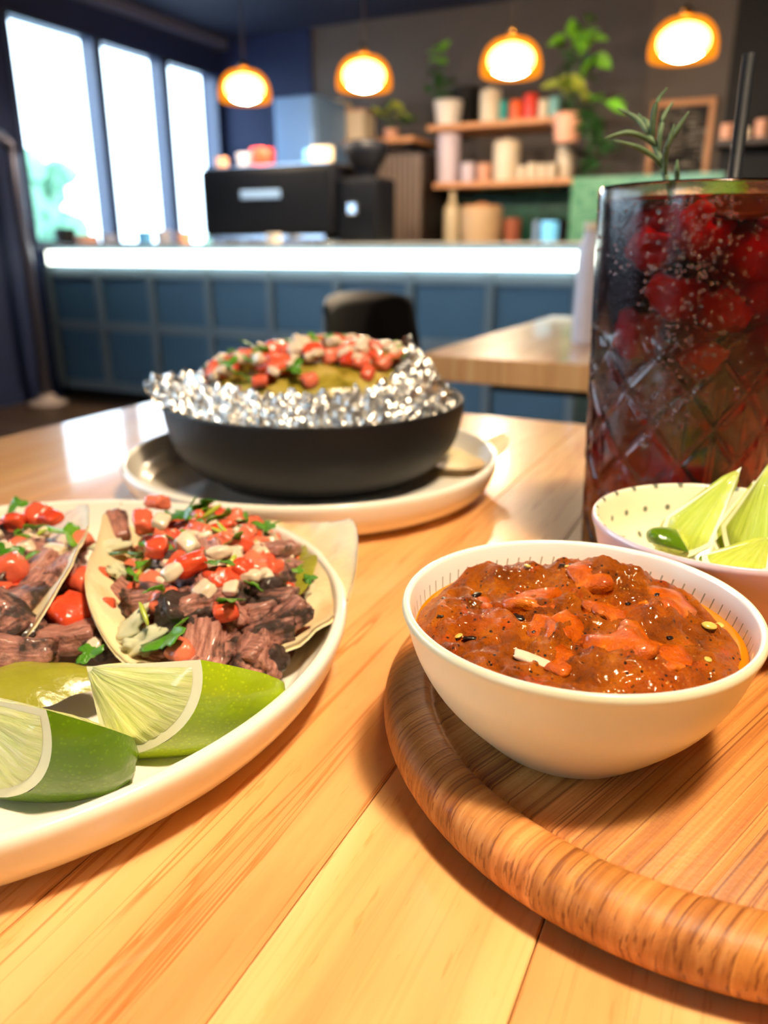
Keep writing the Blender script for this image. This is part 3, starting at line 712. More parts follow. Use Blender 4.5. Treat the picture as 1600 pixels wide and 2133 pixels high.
LUMPS = [((0.0523, 0.2044, 0.056)[:2], .010, .0040), ((0.0623, 0.2033, 0.056)[:2], .011, .0055), ((0.0708, 0.2009, 0.053)[:2], .010, .0040), ((0.0421, 0.208, 0.053)[:2], .009, .0035),
         ((0.0296, 0.2079, 0.05)[:2], .009, .0045), ((0.0488, 0.1869, 0.05)[:2], .010, .0030), ((0.0713, 0.1812, 0.05)[:2], .010, .0045), ((0.083, 0.1961, 0.05)[:2], .009, .0028),
         ((0.0423, 0.1681, 0.05)[:2], .0065, .0035), ((0.057, 0.1588, 0.05)[:2], .0095, .0038), ((0.019, 0.184, 0.05)[:2], .010, .0030), ((0.0317, 0.1758, 0.05)[:2], .010, .0018)]
def hs(x, y):
    r = math.hypot(x - sc[0], y - sc[1]) / RI
    z = .0462 + .0026 * (1 - r * r)
    for (lx, ly), rad, h in LUMPS:
        d2 = ((x - lx) ** 2 + (y - ly) ** 2) / rad ** 2
        if d2 < 6: z += h * math.exp(-d2 * 1.3)
    P_ = Vector((x * 95, y * 95, 4)); P2 = Vector((x * 230, y * 230, 1)); P3 = Vector((x * 620, y * 620, 7))
    k = max(0, min(1, (1 - r) * 7))
    z += k * (.0042 * (.35 - abs(noise.noise(P_))) + .0014 * noise.noise(P2) + .00055 * noise.noise(P3))
    ax, ay = x - sc[0], y - sc[1]
    far = max(0, min(1, (ay * .8 + ax * .55) / RI))       # oil shows at the far right
    z -= .0032 * far * max(0, r - .62) / .38
    z -= .0022 * max(0, r - .9) / .1
    return z
def f_(u, v):
    a = 2 * PI * u; r = RI * v; x, y = sc[0] + r * math.cos(a), sc[1] + r * math.sin(a); return (x, y, hs(x, y))
b = grid(380, 120, f_, True); M('salsa_body', b[0], b[1], salsam, sal, base)
t = NT('orange_chilli_oil'); t.set(color=srgb(214, 128, 10), rough=.04, coat=1, coatr=.02, sss=.3, sssr=(1, .5, .05), ssss=.004); oilm = t.m
b = lathe([(0, .0452), (RI * .5, .0452), (RI * .94, .0452), (RI * .985, .0455), (RI * 1.004, .0463)], 96, False, sc); M('oil', b[0], b[1], oilm, sal, base)
t = NT('roasted_tomato_flesh'); f = t.noise(t.map(), 1.6, 4)
t.set(color=t.ramp(f, [(.3, srgb(158, 62, 0)), (.55, srgb(188, 84, 4)), (.8, srgb(216, 126, 20))]), rough=.3, coat=.3, coatr=.06, spec=.2); t.bump(t.noise(t.map(), 4, 4, .7), .0008); rt = t.m
RTM = [mesh_only('tomato_chunk', chunk(3, .5, (1, .8, .55), .45, 1.3, s + 90, .16, 4), rt) for s in range(4)]
for i, (p_, s_) in enumerate([((0.0441, 0.1731, 0.048), .0072), ((0.0559, 0.1618, 0.048), .0088), ((0.0618, 0.1663, 0.049), .0066), ((0.057, 0.1976, 0.053), .0070), ((0.0401, 0.1884, 0.05), .0078), ((0.0756, 0.1863, 0.05), .0082), ((0.0277, 0.192, 0.049), .0070), ((0.0407, 0.1596, 0.047), .006), ((0.067, 0.1604, 0.0465), .0075), ((0.0577, 0.182, 0.051), .006)]):
    r = random.Random(i + 2); z = hs(p_[0], p_[1]) - s_ * .44
    inst(RTM[i % 4], 'tomato_chunk', sal, base, (p_[0], p_[1], z), (r.uniform(-.4, .4), r.uniform(-.4, .4), r.uniform(0, 6)), (s_, s_, s_))
seedme = mesh_only('chilli_seed', chunk(2, 1, (1, .75, .3), .1, 2, 5), plain('chilli_seed_yellow', (232, 184, 84), .25, sss=.3))
for i, p_ in enumerate([(0.0838, 0.1782, 0.046), (0.076, 0.1597, 0.045), (0.0413, 0.2045, 0.051), (0.0519, 0.2011, 0.051), (0.0188, 0.1737, 0.047), (0.0891, 0.1836, 0.046)]):
    inst(seedme, 'chilli_seed', sal, base, (p_[0], p_[1], hs(p_[0], p_[1]) + .0004), (.2, .1, i), .0021 if i == 0 else .0013)
charme = mesh_only('char_flake', chunk(2, .6, (1, .7, .25), .5, 2, 8), plain('charred_skin', (26, 18, 16), .3, coat=.4))
for i, p_ in enumerate([(0.0542, 0.2021, 0.055), (0.0164, 0.1914, 0.049), (0.0147, 0.1799, 0.049), (0.0253, 0.1945, 0.05), (0.0579, 0.1694, 0.05), (0.0702, 0.1688, 0.049), (0.0564, 0.1822, 0.052), (0.0504, 0.2009, 0.053), (0.0724, 0.1863, 0.051), (0.0349, 0.1818, 0.05), (0.0652, 0.1863, 0.051), (0.0479, 0.179, 0.05), (0.0217, 0.1731, 0.048), (0.037, 0.1712, 0.049)]):
    inst(charme, 'char_flake', sal, base, (p_[0], p_[1], hs(p_[0], p_[1]) + .0002), (.2, .1, i * 1.3), (.0018 if i % 3 == 0 else .0009))
onme = ME['onion'][1]
inst(onme, 'onion_piece', sal, base, (*(0.036, 0.1598, 0.0465)[:2], hs(*(0.036, 0.1598, 0.0465)[:2]) - .0004), (0, .1, -.6), (.0062, .0024, .0016))

# ------------------------------------------------------------------ pink bowl of limes
pc = (.1152, .2442); pz = .0155; PR = .0434; PH = .054
pinko = plain('pink_glaze', (216, 186, 190), .22, .04, 30, coat=.35, coatr=.08)
t = NT('cream_glaze_with_dark_dots')
sx = t.new('ShaderNodeSeparateXYZ'); t.link(t.obj(), sx.inputs[0])
ang = t.math('MULTIPLY', t.math('ARCTAN2', sx.outputs[1], sx.outputs[0]), 26 / (2 * PI))
row = t.math('MULTIPLY', sx.outputs[2], 1 / .0085)
off = t.math('MULTIPLY', t.math('FLOOR', row), .5)
fu = t.math('SUBTRACT', t.math('FRACT', t.math('ADD', ang, off)), .5); fv = t.math('SUBTRACT', t.math('FRACT', row), .5)
dd = t.math('ADD', t.math('MULTIPLY', t.math('MULTIPLY', fu, 1.5), fu), t.math('MULTIPLY', fv, fv))
t.set(color=t.mix(t.math('MULTIPLY', t.math('LESS_THAN', dd, .018), .85), srgb(240, 232, 200), srgb(70, 78, 66)), rough=.2, coat=.4, coatr=.06)
bowl('lime_bowl', 'pink bowl with a dotted cream inside, holding lime wedges', pc, pz, PR, PH, pinko, t.m)
limes = [
    ('pale lime wedge on top of the pink bowl, pointing up beside the tumbler', (0.1219, 0.2532, 0.07), (0.1, 0.2575, 0.0505), (0.107, 0.2346, 0.0485), (0.1202, 0.2731, 0.05), rindL),
    ('pale lime wedge lowest in the pink bowl, against its front rim', (0.1225, 0.228, 0.054), (0.0971, 0.2183, 0.052), (0.1138, 0.2088, 0.051), (0.1211, 0.2374, 0.045), rindL),
    ('pale lime wedge at the right edge of the photo, standing tall in the pink bowl', (0.132, 0.2521, 0.074), (0.1164, 0.2498, 0.05), (0.124, 0.2199, 0.052), (0.149, 0.2701, 0.051), rindL),
    ('small bright green lime tip at the left of the wedges in the pink bowl', (0.107, 0.249, 0.04), (0.1008, 0.2487, 0.049), (0.1002, 0.2349, 0.046), (0.0903, 0.245, 0.0455), rindD),
    ('lime wedge wedged between the two tall ones in the pink bowl', (0.1427, 0.2845, 0.056), (0.1181, 0.2593, 0.0455), (0.1277, 0.2469, 0.0465), (0.1456, 0.2764, 0.047), rindL)]
for L in limes: wedge(*L, flesh=fleshg)

# ------------------------------------------------------------------ tumbler with drink
gc = (.1298, .335); GH = .164; GK = 1.117
def grad(z): return .0364 + (.0422 - .0364) * (z / GH) ** .9
def cut(a, z, k=0):
    """depth of the cut pattern: crossing diagonals and uprights forming stars"""
    if z > .109 or z < .012: return 0
    N = 10; cell = .029; u = a * N / (2 * PI); w_ = z / cell
    d = 1e9
    for s_ in (1, -1):
        q = (u + s_ * w_); q = abs(q - round(q)); d = min(d, q / 1.41)
    q = abs(u - round(u)) * 1.0; q2 = abs(w_ * 2 - round(w_ * 2)) * .5
    dep = max(0, 1 - d / .085)
    dep2 = max(0, 1 - q / .05) * .7 * (1 if z < .09 else 0)
    dep3 = max(0, 1 - abs(u * 1.0 - math.floor(u) - .5 + 0) / .04) * .5 * (1 if z < .09 else 0)
    fade = min(1, max(0, (.109 - z) / .004))
    return -.0013 * max(dep, dep2, dep3) * fade
t = NT('cut_glass'); mist = t.noise(t.map(), 900, 3, .6); t.set(color=(1, 1, 1, 1), rough=t.math('MULTIPLY', t.step(t.noise(t.map((60, 60, 26)), 1, 3), .42, .6), .05), trans=1, ior=1.41); t.bump(mist, .0002, .35); glm = t.m
gb = (*gc, 0); gl = tthing('cut_glass_tumbler', 'tall cut-glass tumbler of dark red drink beside the pink bowl', 'glass', gb)
prof = [(0, .0005), (.033, .0005), (.035, .0015)] + [(grad(z), z) for z in [.004 + (GH - .006 - .004) * i / 150 for i in range(151)]]
prof += [(grad(GH) , GH - .001), (grad(GH) - .0006, GH), (grad(GH) - .0014, GH - .0002), (grad(GH) - .0019, GH - .0015)]
prof += [(grad(z) - .0026, z) for z in [GH - .01 - (GH - .024) * i / 30 for i in range(31)]] + [(.030, .0105), (.02, .0095), (0, .0095)]
nout = 154
b = lathe(prof, 300, False, gc, lambda a, z, k: cut(a, z) if k < nout else 0); M('tumbler', b[0], b[1], glm, gl, gb)
t = NT('hibiscus_drink')
t.set(color=(1, 1, 1, 1), rough=0, trans=1, ior=1.34)
va_ = t.new('ShaderNodeVolumeAbsorption'); va_.inputs['Color'].default_value = (.87, .02, .03, 1); va_.inputs['Density'].default_value = 250
t.link(va_.outputs[0], t.out.inputs['Volume']); drm = t.m
db = (*gc, .01); dr = tthing('red_drink', 'dark red iced drink inside the tall tumbler', 'drink', db)
LZ = .1590
prof = [(0, .0092), (.02, .0092), (.0302, .0102)] + [(grad(z) - .0023, z) for z in [.013 + (LZ - .0145) * i / 30 for i in range(31)]] + [(grad(LZ) - .0024, LZ), (grad(LZ) - .005, LZ - .0008), (0, LZ - .0009)]
b = lathe(prof, 128, False, gc); M('liquid', b[0], b[1], drm, dr, db)
t = NT('soaked_fruit'); f = t.noise(t.map(), 90, 4)
t.set(color=t.mix(f, srgb(150, 8, 4), srgb(214, 44, 14)), rough=.5, sss=.3, sssr=(1, .2, .05), ssss=.006); fruit = t.m
FRM = [mesh_only('fruit_piece', chunk(3, .75, (1, .85, .8), .5, 1.6, s + 120), fruit) for s in range(4)]
t = NT('clear_ice'); t.set(color=(1, .9, .88, 1), rough=.05, trans=1, ior=1.31)
ICM = [mesh_only('ice_cube', chunk(3, .3, (1, .9, .9), .2, 1.1, s + 130), t.m) for s in range(2)]
r = random.Random(4)
for i, (a, z, s_, q) in enumerate([(-2.6, .140, .008, .75), (-1.9, .146, .009, .72), (-1.2, .138, .010, .70), (-.6, .143, .009, .7), (-2.2, .122, .009, .68), (-1.5, .118, .008, .70), (-.9, .124, .010, .66), (.3, .138, .009, .6), (-1.7, .100, .007, .6), (-2.7, .108, .008, .68), (-.5, .106, .009, .66), (1.8, .145, .009, .6)]):
    s_ *= 1.15; R_ = (grad(z) - .003 - s_ * 1.38) * (1 if math.sin(a) < 0 else .7)
    inst(FRM[i % 4], 'fruit_piece', dr, db, (gc[0] + R_ * math.cos(a), gc[1] + R_ * math.sin(a), z), (r.uniform(0, 3), r.uniform(0, 3), r.uniform(0, 3)), s_)
# condensation beads on the outside of the tumbler
r = random.Random(12); parts = []
hv, hf_ = ICO[2]
t = NT('water_bead'); t.set(color=(1, 1, 1, 1), rough=.0, trans=1, ior=1.45)
for k in range(760):
    a = -1.95 + r.gauss(0, .22) if r.random() < .62 else r.uniform(-3.2, -.2)
    z = .158 - abs(r.gauss(0, .038)) if r.random() < .8 else r.uniform(.02, .15)
    if z < .015: continue
    R_ = grad(z) + cut(a, z) + .0001; s_ = r.uniform(.00022, .00078) * (1 + .5 * (z < .09)); c_ = (gc[0] + R_ * math.cos(a), gc[1] + R_ * math.sin(a), z)
    parts.append(([(c_[0] + v.x * s_, c_[1] + v.y * s_, c_[2] + v.z * s_ * 1.15) for v in hv], hf_))
b = merge(*parts); o = M('water_beads', b[0], b[1], t.m, gl, gb); o['kind'] = 'stuff'
# straw
st0, st1 = (.146, .345, .012), (0.1482, 0.355, 0.2151)
o = tthing('straw', 'black straw standing in the tall tumbler', 'straw', st0)
b = tube([st0, st1], .0027, 20, False); b2 = tube([st0, st1], .0022, 20, False)
vs, fs = merge(b, (b2[0], [tuple(reversed(q)) for q in b2[1]])); n = 20
fs += [(20 + k, 20 + (k + 1) % 20, 60 + (k + 1) % 20, 60 + k) for k in range(20)]
M('straw_body', vs, fs, plain('black_paper_straw', (10, 12, 18), .5, spec=.3), o, st0)
# lime slice floating at the top
lsb = (gc[0] + .001, gc[1] - .022, .1535)
o = tthing('lime_slice', 'green lime slice floating at the top of the drink', 'lime', lsb)
def ls(u, v):
    a = 2 * PI * u; prof_ = [(0, 0), (.0125, 0), (.0138, .0012), (.0125, .0026), (0, .0026)]
    q = prof_[int(round(v * 4))]; return (lsb[0] + q[0] * math.cos(a), lsb[1] + .0 + q[0] * math.sin(a) * .9, lsb[2] + q[1] + q[0] * math.sin(a) * .25)
b = grid(36, 5, ls, True); M('slice', b[0], b[1], rindD, o, lsb)
# rosemary
t = NT('rosemary_needle'); f = t.noise(t.map(), 300, 2); t.set(color=t.mix(f, srgb(54, 74, 46), srgb(100, 120, 84)), rough=.55, spec=.3); rosm = t.m
stem = [(0.1082, 0.3094, 0.1561), (0.1052, 0.3128, 0.1658), (0.1029, 0.3161, 0.1736), (0.0998, 0.3195, 0.1805)]
o = tthing('rosemary_sprig', 'rosemary sprig standing at the rim of the tall tumbler', 'herb', stem[0])
b = tube(smoothprof(stem, 4), .0011, 8); M('stem', b[0], b[1], rosm, o, stem[0])
for pts in [[(0.0998, 0.3195, 0.1805), (0.0983, 0.3206, 0.1831), (0.0952, 0.3239, 0.1873), (0.0888, 0.3262, 0.1909)],
            [(0.1019, 0.3172, 0.1765), (0.0975, 0.315, 0.179), (0.0895, 0.3128, 0.1808), (0.081, 0.3128, 0.1788)],
            [(0.1041, 0.3139, 0.1689), (0.0998, 0.3116, 0.1723), (0.0931, 0.3094, 0.1754), (0.0836, 0.3083, 0.1777)],
            [(0.1011, 0.3195, 0.179), (0.1002, 0.3183, 0.1838), (0.1003, 0.3172, 0.1906), (0.1035, 0.3161, 0.1961)],
            [(0.1029, 0.3161, 0.1736), (0.1026, 0.3161, 0.1806), (0.1041, 0.3183, 0.187), (0.1077, 0.3206, 0.1921)],
            [(0.1044, 0.315, 0.1698), (0.1043, 0.3116, 0.176), (0.1067, 0.3094, 0.1816), (0.1096, 0.3083, 0.1871)],
            [(0.1052, 0.3128, 0.1658), (0.1033, 0.3094, 0.1724), (0.1033, 0.3072, 0.1772), (0.1042, 0.3061, 0.1827)],
            [(0.1077, 0.3094, 0.1603), (0.1081, 0.3083, 0.1651), (0.1072, 0.3072, 0.168), (0.107, 0.3072, 0.1712)],
            [(0.1018, 0.3195, 0.1777), (0.1009, 0.3239, 0.1819), (0.0997, 0.3273, 0.186), (0.0982, 0.3306, 0.1898)],
            [(0.1005, 0.3195, 0.1797), (0.1, 0.3228, 0.1834), (0.1001, 0.325, 0.1858), (0.0993, 0.3273, 0.188)]]:
    q = smoothprof(pts, 5); n = len(q)
    b = tube(q, [.00098 * min(1, .45 + 3 * i / n, 2.6 * (1.02 - i / n)) for i in range(n)], 8); M('needle', b[0], b[1], rosm, o, stem[0])

# ================================================================== BACKGROUND
def jar(name, label, cat, B, mat, group=None, lid=None, neck=False, handle=False):
    u, v, z, w_, h = B; z0 = z - h / 2; r = w_ / 2
    p = thing(name, label, cat, (u, v, z0), 0, group)
    if neck: pr = [(0, 0), (r * .94, 0), (r, .01), (r, h * .6), (r * .8, h * .72), (r * .38, h * .82), (r * .36, h * .98), (r * .42, h), (0, h)]
    else: pr = [(0, 0), (r * .86, 0), (r * .93, h * .04), (r, h * .5), (r, h * .96), (r * .96, h), (r * .88, h), (r * .86, h * .93), (0, h * .92)]
    b = lathe(smoothprof(pr, 3), 28); M('body', b[0], b[1], mat, p)
    if lid:
        b = lathe([(0, h), (r * .9, h), (r * .92, h + .012), (r * .3, h + .018), (r * .2, h + .03), (0, h + .032)], 24); M('lid', b[0], b[1], lid, p)
    if handle:
        b = tube([(r * .95, 0, h * .8), (r * 1.5, 0, h * .75), (r * 1.55, 0, h * .4), (r * .95, 0, h * .25)], .005, 8); M('handle', b[0], b[1], mat, p)
    return p
# --- service counter with a light strip under the worktop
slate = plain('slate_blue_panel', (96, 134, 160), .45, .06, 8); slated = plain('slate_blue_frame', (140, 158, 168), .45, .06, 8)
cu0, cu1, cv = -4.04, -.765, 3.5
ctr = thing('service_counter', 'long slate blue service counter with a glowing strip under its worktop', 'counter', (-2.4, cv, 0)); cb_ = (-2.4, cv, 0)
MB('worktop', box(cu0, cu1, cv, cv + .62, .90, .922, .004), plain('pale_worktop', (214, 212, 200), .25), ctr, cb_)
led = NT('lit_diffuser'); led.set(color=(1, 1, 1, 1), emis=(.93, 1, .86, 1), est=5)
MB('light_strip', box(cu0 + .06, cu1 - .015, cv + .006, cv + .03, .805, .885, .004), led.m, ctr, cb_)
MB('body', box(cu0, cu1, cv + .06, cv + .60, .06, .8995), slate, ctr, cb_)
MB('kickboard', box(cu0, cu1, cv + .09, cv + .58, 0, .0595), dark, ctr, cb_)
n = 8; st = (cu1 - cu0 - .02) / n
for i in range(n + 1):
    a = cu0 + .01 + i * st; MB('stile', box(a - .022, a + .022, cv + .03, cv + .0595, .06, .80, .004), slated, ctr, cb_)
for i in range(n):
    a = cu0 + .01 + i * st
    for z in (.06, .425, .735): MB('rail', box(a + .0225, a + st - .0225, cv + .034, cv + .0595, z, z + .055, .004), slated, ctr, cb_)
    for z0, z1 in ((.116, .424), (.481, .734)): MB('panel', box(a + .03, a + st - .03, cv + .05, cv + .0597, z0 + .008, z1 - .008, .003), slate, ctr, cb_)
# --- coffee machine
blkp = plain('black_enamel', (4, 6, 14), .6, spec=.12); chrome = plain('brushed_steel', (170, 180, 196), .25, metal=1)
u, v, z, w_, h = (-2.535, 3.72, 1.118, 0.846, 0.386)
cm = thing('coffee_machine', 'wide black espresso machine standing on the counter beside the windows', 'coffee machine', (u, v, .922)); mb = (u, v, .922)
MB('body', box(u - w_ / 2, u + w_ / 2, v, v + .38, .965, z + h / 2, .03, 3), blkp, cm, mb)
MB('cup_rail', box(u - w_ / 2 + .02, u + w_ / 2 - .02, v + .01, v + .37, z + h / 2 + .0005, z + h / 2 + .006), chrome, cm, mb)
MB('drip_tray', box(u - w_ / 2 + .04, u + w_ / 2 - .04, v - .02, v + .3, .945, .9645), chrome, cm, mb)
for dx in (-.38, .38):
    for dy in (.04, .34):
        b = lathe([(0, .9225), (.02, .9225), (.016, .9445), (0, .9445)], 16, False, (u + dx, v + dy)); M('foot', b[0], b[1], chrome, cm, mb)
bd = (-2.553, 3.7, 1.1715, 0.256, 0.057); MB('badge', box(bd[0] - bd[3] / 2, bd[0] + bd[3] / 2, v - .006, v - .0002, bd[2] - .022, bd[2] + .022, .003), plain('pale_badge', (120, 150, 190), .4), cm, mb)
MT = z + h / 2 + .0062
def cup(name, label, px, w_, h, mat, dv=.12, group='cups on top of the coffee machine'):
    jar(name, label, 'cup', (px, v + dv, MT + h / 2, w_, h), mat, group)
white = plain('white_china', (236, 226, 214), .3); red = plain('red_glaze', (226, 58, 34), .3); peach = plain('peach_glaze', (222, 160, 128), .4); greyc = plain('grey_glaze', (170, 168, 182), .3)
teal = plain('teal_glaze', (40, 160, 156), .3); orange = plain('orange_glaze', (236, 96, 24), .35); cream = plain('cream_glaze', (232, 214, 184), .35); lav = plain('lavender_enamel', (212, 196, 206), .35); lblue = plain('light_blue_plastic', (92, 170, 232), .35)
cup('cup', 'peach cup at the window end of the coffee machine top', (-2.883, 3.84, 1.373)[0], .075, .06, peach)
cup('cup', 'grey white cup beside the red cup on the coffee machine', (-2.734, 3.84, 1.367)[0], .08, .075, greyc)
cup('cup', 'bright red cup on top of the coffee machine', (-2.607, 3.84, 1.361)[0], .13, .09, red)
cup('cup', 'cream cup at the grinder end of the coffee machine top', (-2.233, 3.84, 1.309)[0], .12, .08, cream)
cup('cup', 'pale blue cup behind the cream cup on the coffee machine', (-2.393, 3.95, 1.361)[0], .07, .09, lblue, .26)
# --- grinder
u, vv, z, w_, h = (-1.9885, 3.75, 1.17, 0.233, 0.494)
g = thing('coffee_grinder', 'tall black coffee grinder between the espresso machine and the slatted cabinet', 'grinder', (u, vv, .922)); gb_ = (u, vv, .922)
MB('body', box(u - w_ / 2, u + w_ / 2, vv, vv + .24, .9225, 1.24, .02, 2), blkp, g, gb_)
b = lathe(smoothprof([(0, 1.2405), (.05, 1.2405), (.06, 1.27), (w_ * .48, 1.36), (w_ * .5, z + h / 2 - .02), (w_ * .4, z + h / 2), (0, z + h / 2)], 3), 28, False, (u, vv + .12)); M('hopper', b[0], b[1], plain('smoked_hopper', (8, 10, 18), .5, spec=.15), g, gb_)
MB('spout', box(u - .03, u + .03, vv - .05, vv - .0005, 1.06, 1.12, .01), chrome, g, gb_)
# --- small things on the counter
for nm, lb, ct, B, m_ in [
    ('bottle', 'short black bottle on the counter end below the leftmost window pane', 'bottle', (-4.0085, 3.7, 0.962, 0.123, 0.092), dark),
    ('jar', 'small pinkish jar on the counter under the leftmost window pane', 'jar', (-3.8795, 3.75, 0.942, 0.141, 0.054), peach),
    ('jar', 'grey jar on the counter between the first two window panes', 'jar', (-3.7495, 3.8, 0.9445, 0.099, 0.059), greyc),
    ('drinking_glass', 'small bluish glass on the counter under the middle window pane', 'glass', (-3.369, 3.7, 0.95, 0.088, 0.072), lblue),
    ('drinking_glass', 'greyish glass beside the bluish one on the counter', 'glass', (-3.268, 3.75, 0.9525, 0.086, 0.077), greyc),
    ('cup', 'pinkish cup on the counter close to the espresso machine', 'cup', (-3.094, 3.72, 0.9465, 0.084, 0.065), peach),
    ('cup', 'pale cup standing in front of the espresso machine', 'cup', (-2.399, 3.6, 0.9365, 0.078, 0.049), white)]:
    B = (B[0], B[1], .9222 + B[4] / 2, B[3], B[4]); jar(nm, lb, ct, B, m_)
# --- steel cabinet with the window's blue reflection put into its colour
B = (-2.8815, 4.6, 1.6055, 0.285, 0.409)
s = thing('steel_fridge', 'tall steel fridge behind the espresso machine with blue window light painted into its colour', 'fridge', (B[0], 4.6, 0)); sb_ = (B[0], 4.6, 0)
stl = plain('blue_reflection_steel', (120, 158, 205), .38, metal=.35); zt = B[2] + B[4] / 2
MB('cabinet', box(B[0] - B[3] / 2, B[0] + B[3] / 2, 4.64, 5.04, .02, zt, .01), stl, s, sb_)
dr_ = MB('door', box(B[0] - B[3] / 2 + .004, B[0] + B[3] / 2 - .004, 4.6, 4.6395, .05, zt - .01, .006), stl, s, sb_)
b = tube([(B[0] + B[3] * .35, 4.57, .9), (B[0] + B[3] * .35, 4.57, 1.3)], .01, 8); M('handle', b[0], b[1], chrome, dr_, sb_)
MB('foot', box(B[0] - .1, B[0] + .1, 4.7, 5.0, 0, .0195), dark, s, sb_)
# --- slatted cabinet
B = (-2.2985, 4.9, 1.205, 0.339, 0.546)
s = thing('slatted_cabinet', 'brown slatted cabinet behind the counter, between grinder and shelves', 'cabinet', (B[0], 4.9, 0)); sb_ = (B[0], 4.9, 0)
slm = plain('grey_brown_wood', (112, 92, 78), .5, .15, 20); slt = plain('dark_brown_wood', (50, 36, 30), .5, .15, 20)
zt = B[2] + B[4] / 2; x0, x1 = B[0] - B[3] / 2, B[0] + B[3] / 2
MB('carcass', box(x0, x1, 4.93, 5.43, 0, zt, .005), slt, s, sb_)
n = 9
for i in range(n):
    a = x0 + (x1 - x0) * (i + .1) / n; MB('slat', box(a, a + (x1 - x0) / n * .8, 4.905, 4.9295, .3, zt - .01, .003), slm, s, sb_)
# --- back cabinet
bk0, bk1 = x1 + .01, -.83
s = thing('back_cabinet', 'dark low cabinet along the back wall under the shelves', 'cabinet', ((bk0 + bk1) / 2, 4.9, 0)); sb_ = ((bk0 + bk1) / 2, 4.9, 0)
MB('carcass', box(bk0, bk1, 4.92, 5.44, 0, .905, .004), slt, s, sb_); MB('worktop', box(bk0, bk1, 4.88, 5.44, .9055, .925, .004), plain('brown_worktop', (84, 58, 42), .4), s, sb_)
for i in range(3):
    a = bk0 + (bk1 - bk0) * i / 3; d_ = MB('door', box(a + .01, a + (bk1 - bk0) / 3 - .01, 4.9, 4.9195, .08, .88, .003), slt, s, sb_); MB('knob', box(a + .04, a + .06, 4.88, 4.8995, .80, .82, .004), chrome, d_, sb_)
# --- green tiles
def tiles(name, c1, c2, gr):
    t = NT(name); sx = t.new('ShaderNodeSeparateXYZ'); t.link(t.obj(), sx.inputs[0])
    cb = t.new('ShaderNodeCombineXYZ'); t.link(sx.outputs[0], cb.inputs[0]); t.link(sx.outputs[2], cb.inputs[1])
    bt = t.new('ShaderNodeTexBrick'); bt.inputs['Scale'].default_value = 1; bt.inputs['Mortar Size'].default_value = .0025
    bt.inputs['Brick Width'].default_value = .05; bt.inputs['Row Height'].default_value = .045; bt.offset = .5
    bt.inputs['Color1'].default_value = srgb(*c1); bt.inputs['Color2'].default_value = srgb(*c2); bt.inputs['Mortar'].default_value = srgb(*gr)
    t.link(cb.outputs[0], bt.inputs['Vector']); t.set(color=bt.outputs['Color'], rough=.2); t.bump(bt.outputs['Fac'], -.002); return t.m
struct('trim_3', box(bk0, -.9, 5.43, 5.449, .926, 1.272), tiles('dark_green_tiles', (28, 78, 64), (40, 98, 80), (70, 96, 82)))
a = (-1.123, 4.75, 1.126); a2 = (-0.822, 4.75, 1.119)
struct('wall_partition', box(a[0], a2[0] + .5, 4.75, 4.87, 0, (-0.995, 4.75, 1.279)[2]), tiles('pale_green_tiles', (70, 134, 104), (96, 156, 122), (140, 172, 146)))
# --- shelves
oak = plain('warm_oak', (216, 150, 96), .45, .12, 14)
def shelf(label, u0, u1, z, v0=5.0, th=.032):
    s = thing('wall_shelf', label, 'shelf', ((u0 + u1) / 2, v0, z - th), 0); b_ = ((u0 + u1) / 2, v0, z - th)
    MB('board', box(u0, u1, v0, 5.44, z - th, z, .004), oak, s, b_)
    for k in (.12, .88):
        a = u0 + (u1 - u0) * k; MB('bracket', box(a - .01, a + .01, v0 + .1, 5.44, z - th - .02, z - th - .0005), steel, s, b_)
    return z
zu = shelf('upper oak shelf with the coloured cups', (-2.136, 5, 1.614)[0], (-1.248, 5, 1.614)[0], 1.640)
zl = shelf('lower oak shelf with the lavender canister and a row of cups', (-2.085, 5, 1.288)[0], (-1.142, 5, 1.287)[0], 1.300)
zs = shelf('short oak shelf with the white boxes, above the grinder', (-2.987, 5, 1.605)[0], (-2.225, 5, 1.578)[0], 1.585)
def onshelf(nm, lb, ct, B, m_, z0, group=None, **k):
    jar(nm, lb, ct, (B[0], B[1], z0 + .0005 + B[4] / 2, B[3], B[4]), m_, group, **k)
onshelf('canister', 'cream canister on the upper shelf, left of the teal cup', 'canister', (-1.7495, 5.1, 1.738, 0.131, 0.172), cream, zu, lid=cream)
onshelf('cup', 'narrow teal cup on the upper shelf', 'cup', (-1.664, 5.1, 1.713, 0.056, 0.12), teal, zu)
onshelf('cup', 'orange cup on the upper shelf between teal and red', 'cup', (-1.5815, 5.1, 1.71, 0.085, 0.114), orange, zu)
onshelf('cup', 'red cup on the upper shelf beside the orange one', 'cup', (-1.4925, 5.1, 1.718, 0.087, 0.142), red, zu)
onshelf('cup', 'cream cup on the upper shelf beside the red one', 'cup', (-1.4115, 5.1, 1.7005, 0.063, 0.107), cream, zu)
onshelf('cup', 'pale teal cup at the plant end of the upper shelf', 'cup', (-1.3415, 5.1, 1.705, 0.067, 0.114), plain('pale_teal_glaze', (140, 200, 192), .35), zu)
onshelf('speaker', 'black box speaker behind the pots on the upper shelf', 'speaker', (-1.9955, 5.3, 1.7975, 0.177, 0.243), dark, zu)
onshelf('canister', 'tall lavender canister at the left end of the lower shelf', 'canister', (-2.021, 5.1, 1.438, 0.15, 0.292), lav, zl)
for i, (a, b_) in enumerate(((962, 984), (990, 1020))): pass
onshelf('cup', 'small lavender cup next to the tall canister on the lower shelf', 'cup', (-1.876, 5.08, 1.343, 0.098, 0.114), lav, zl)
onshelf('cup', 'small white cup with an orange rim on the lower shelf', 'cup', (-1.7675, 5.08, 1.3425, 0.087, 0.107), peach, zl)
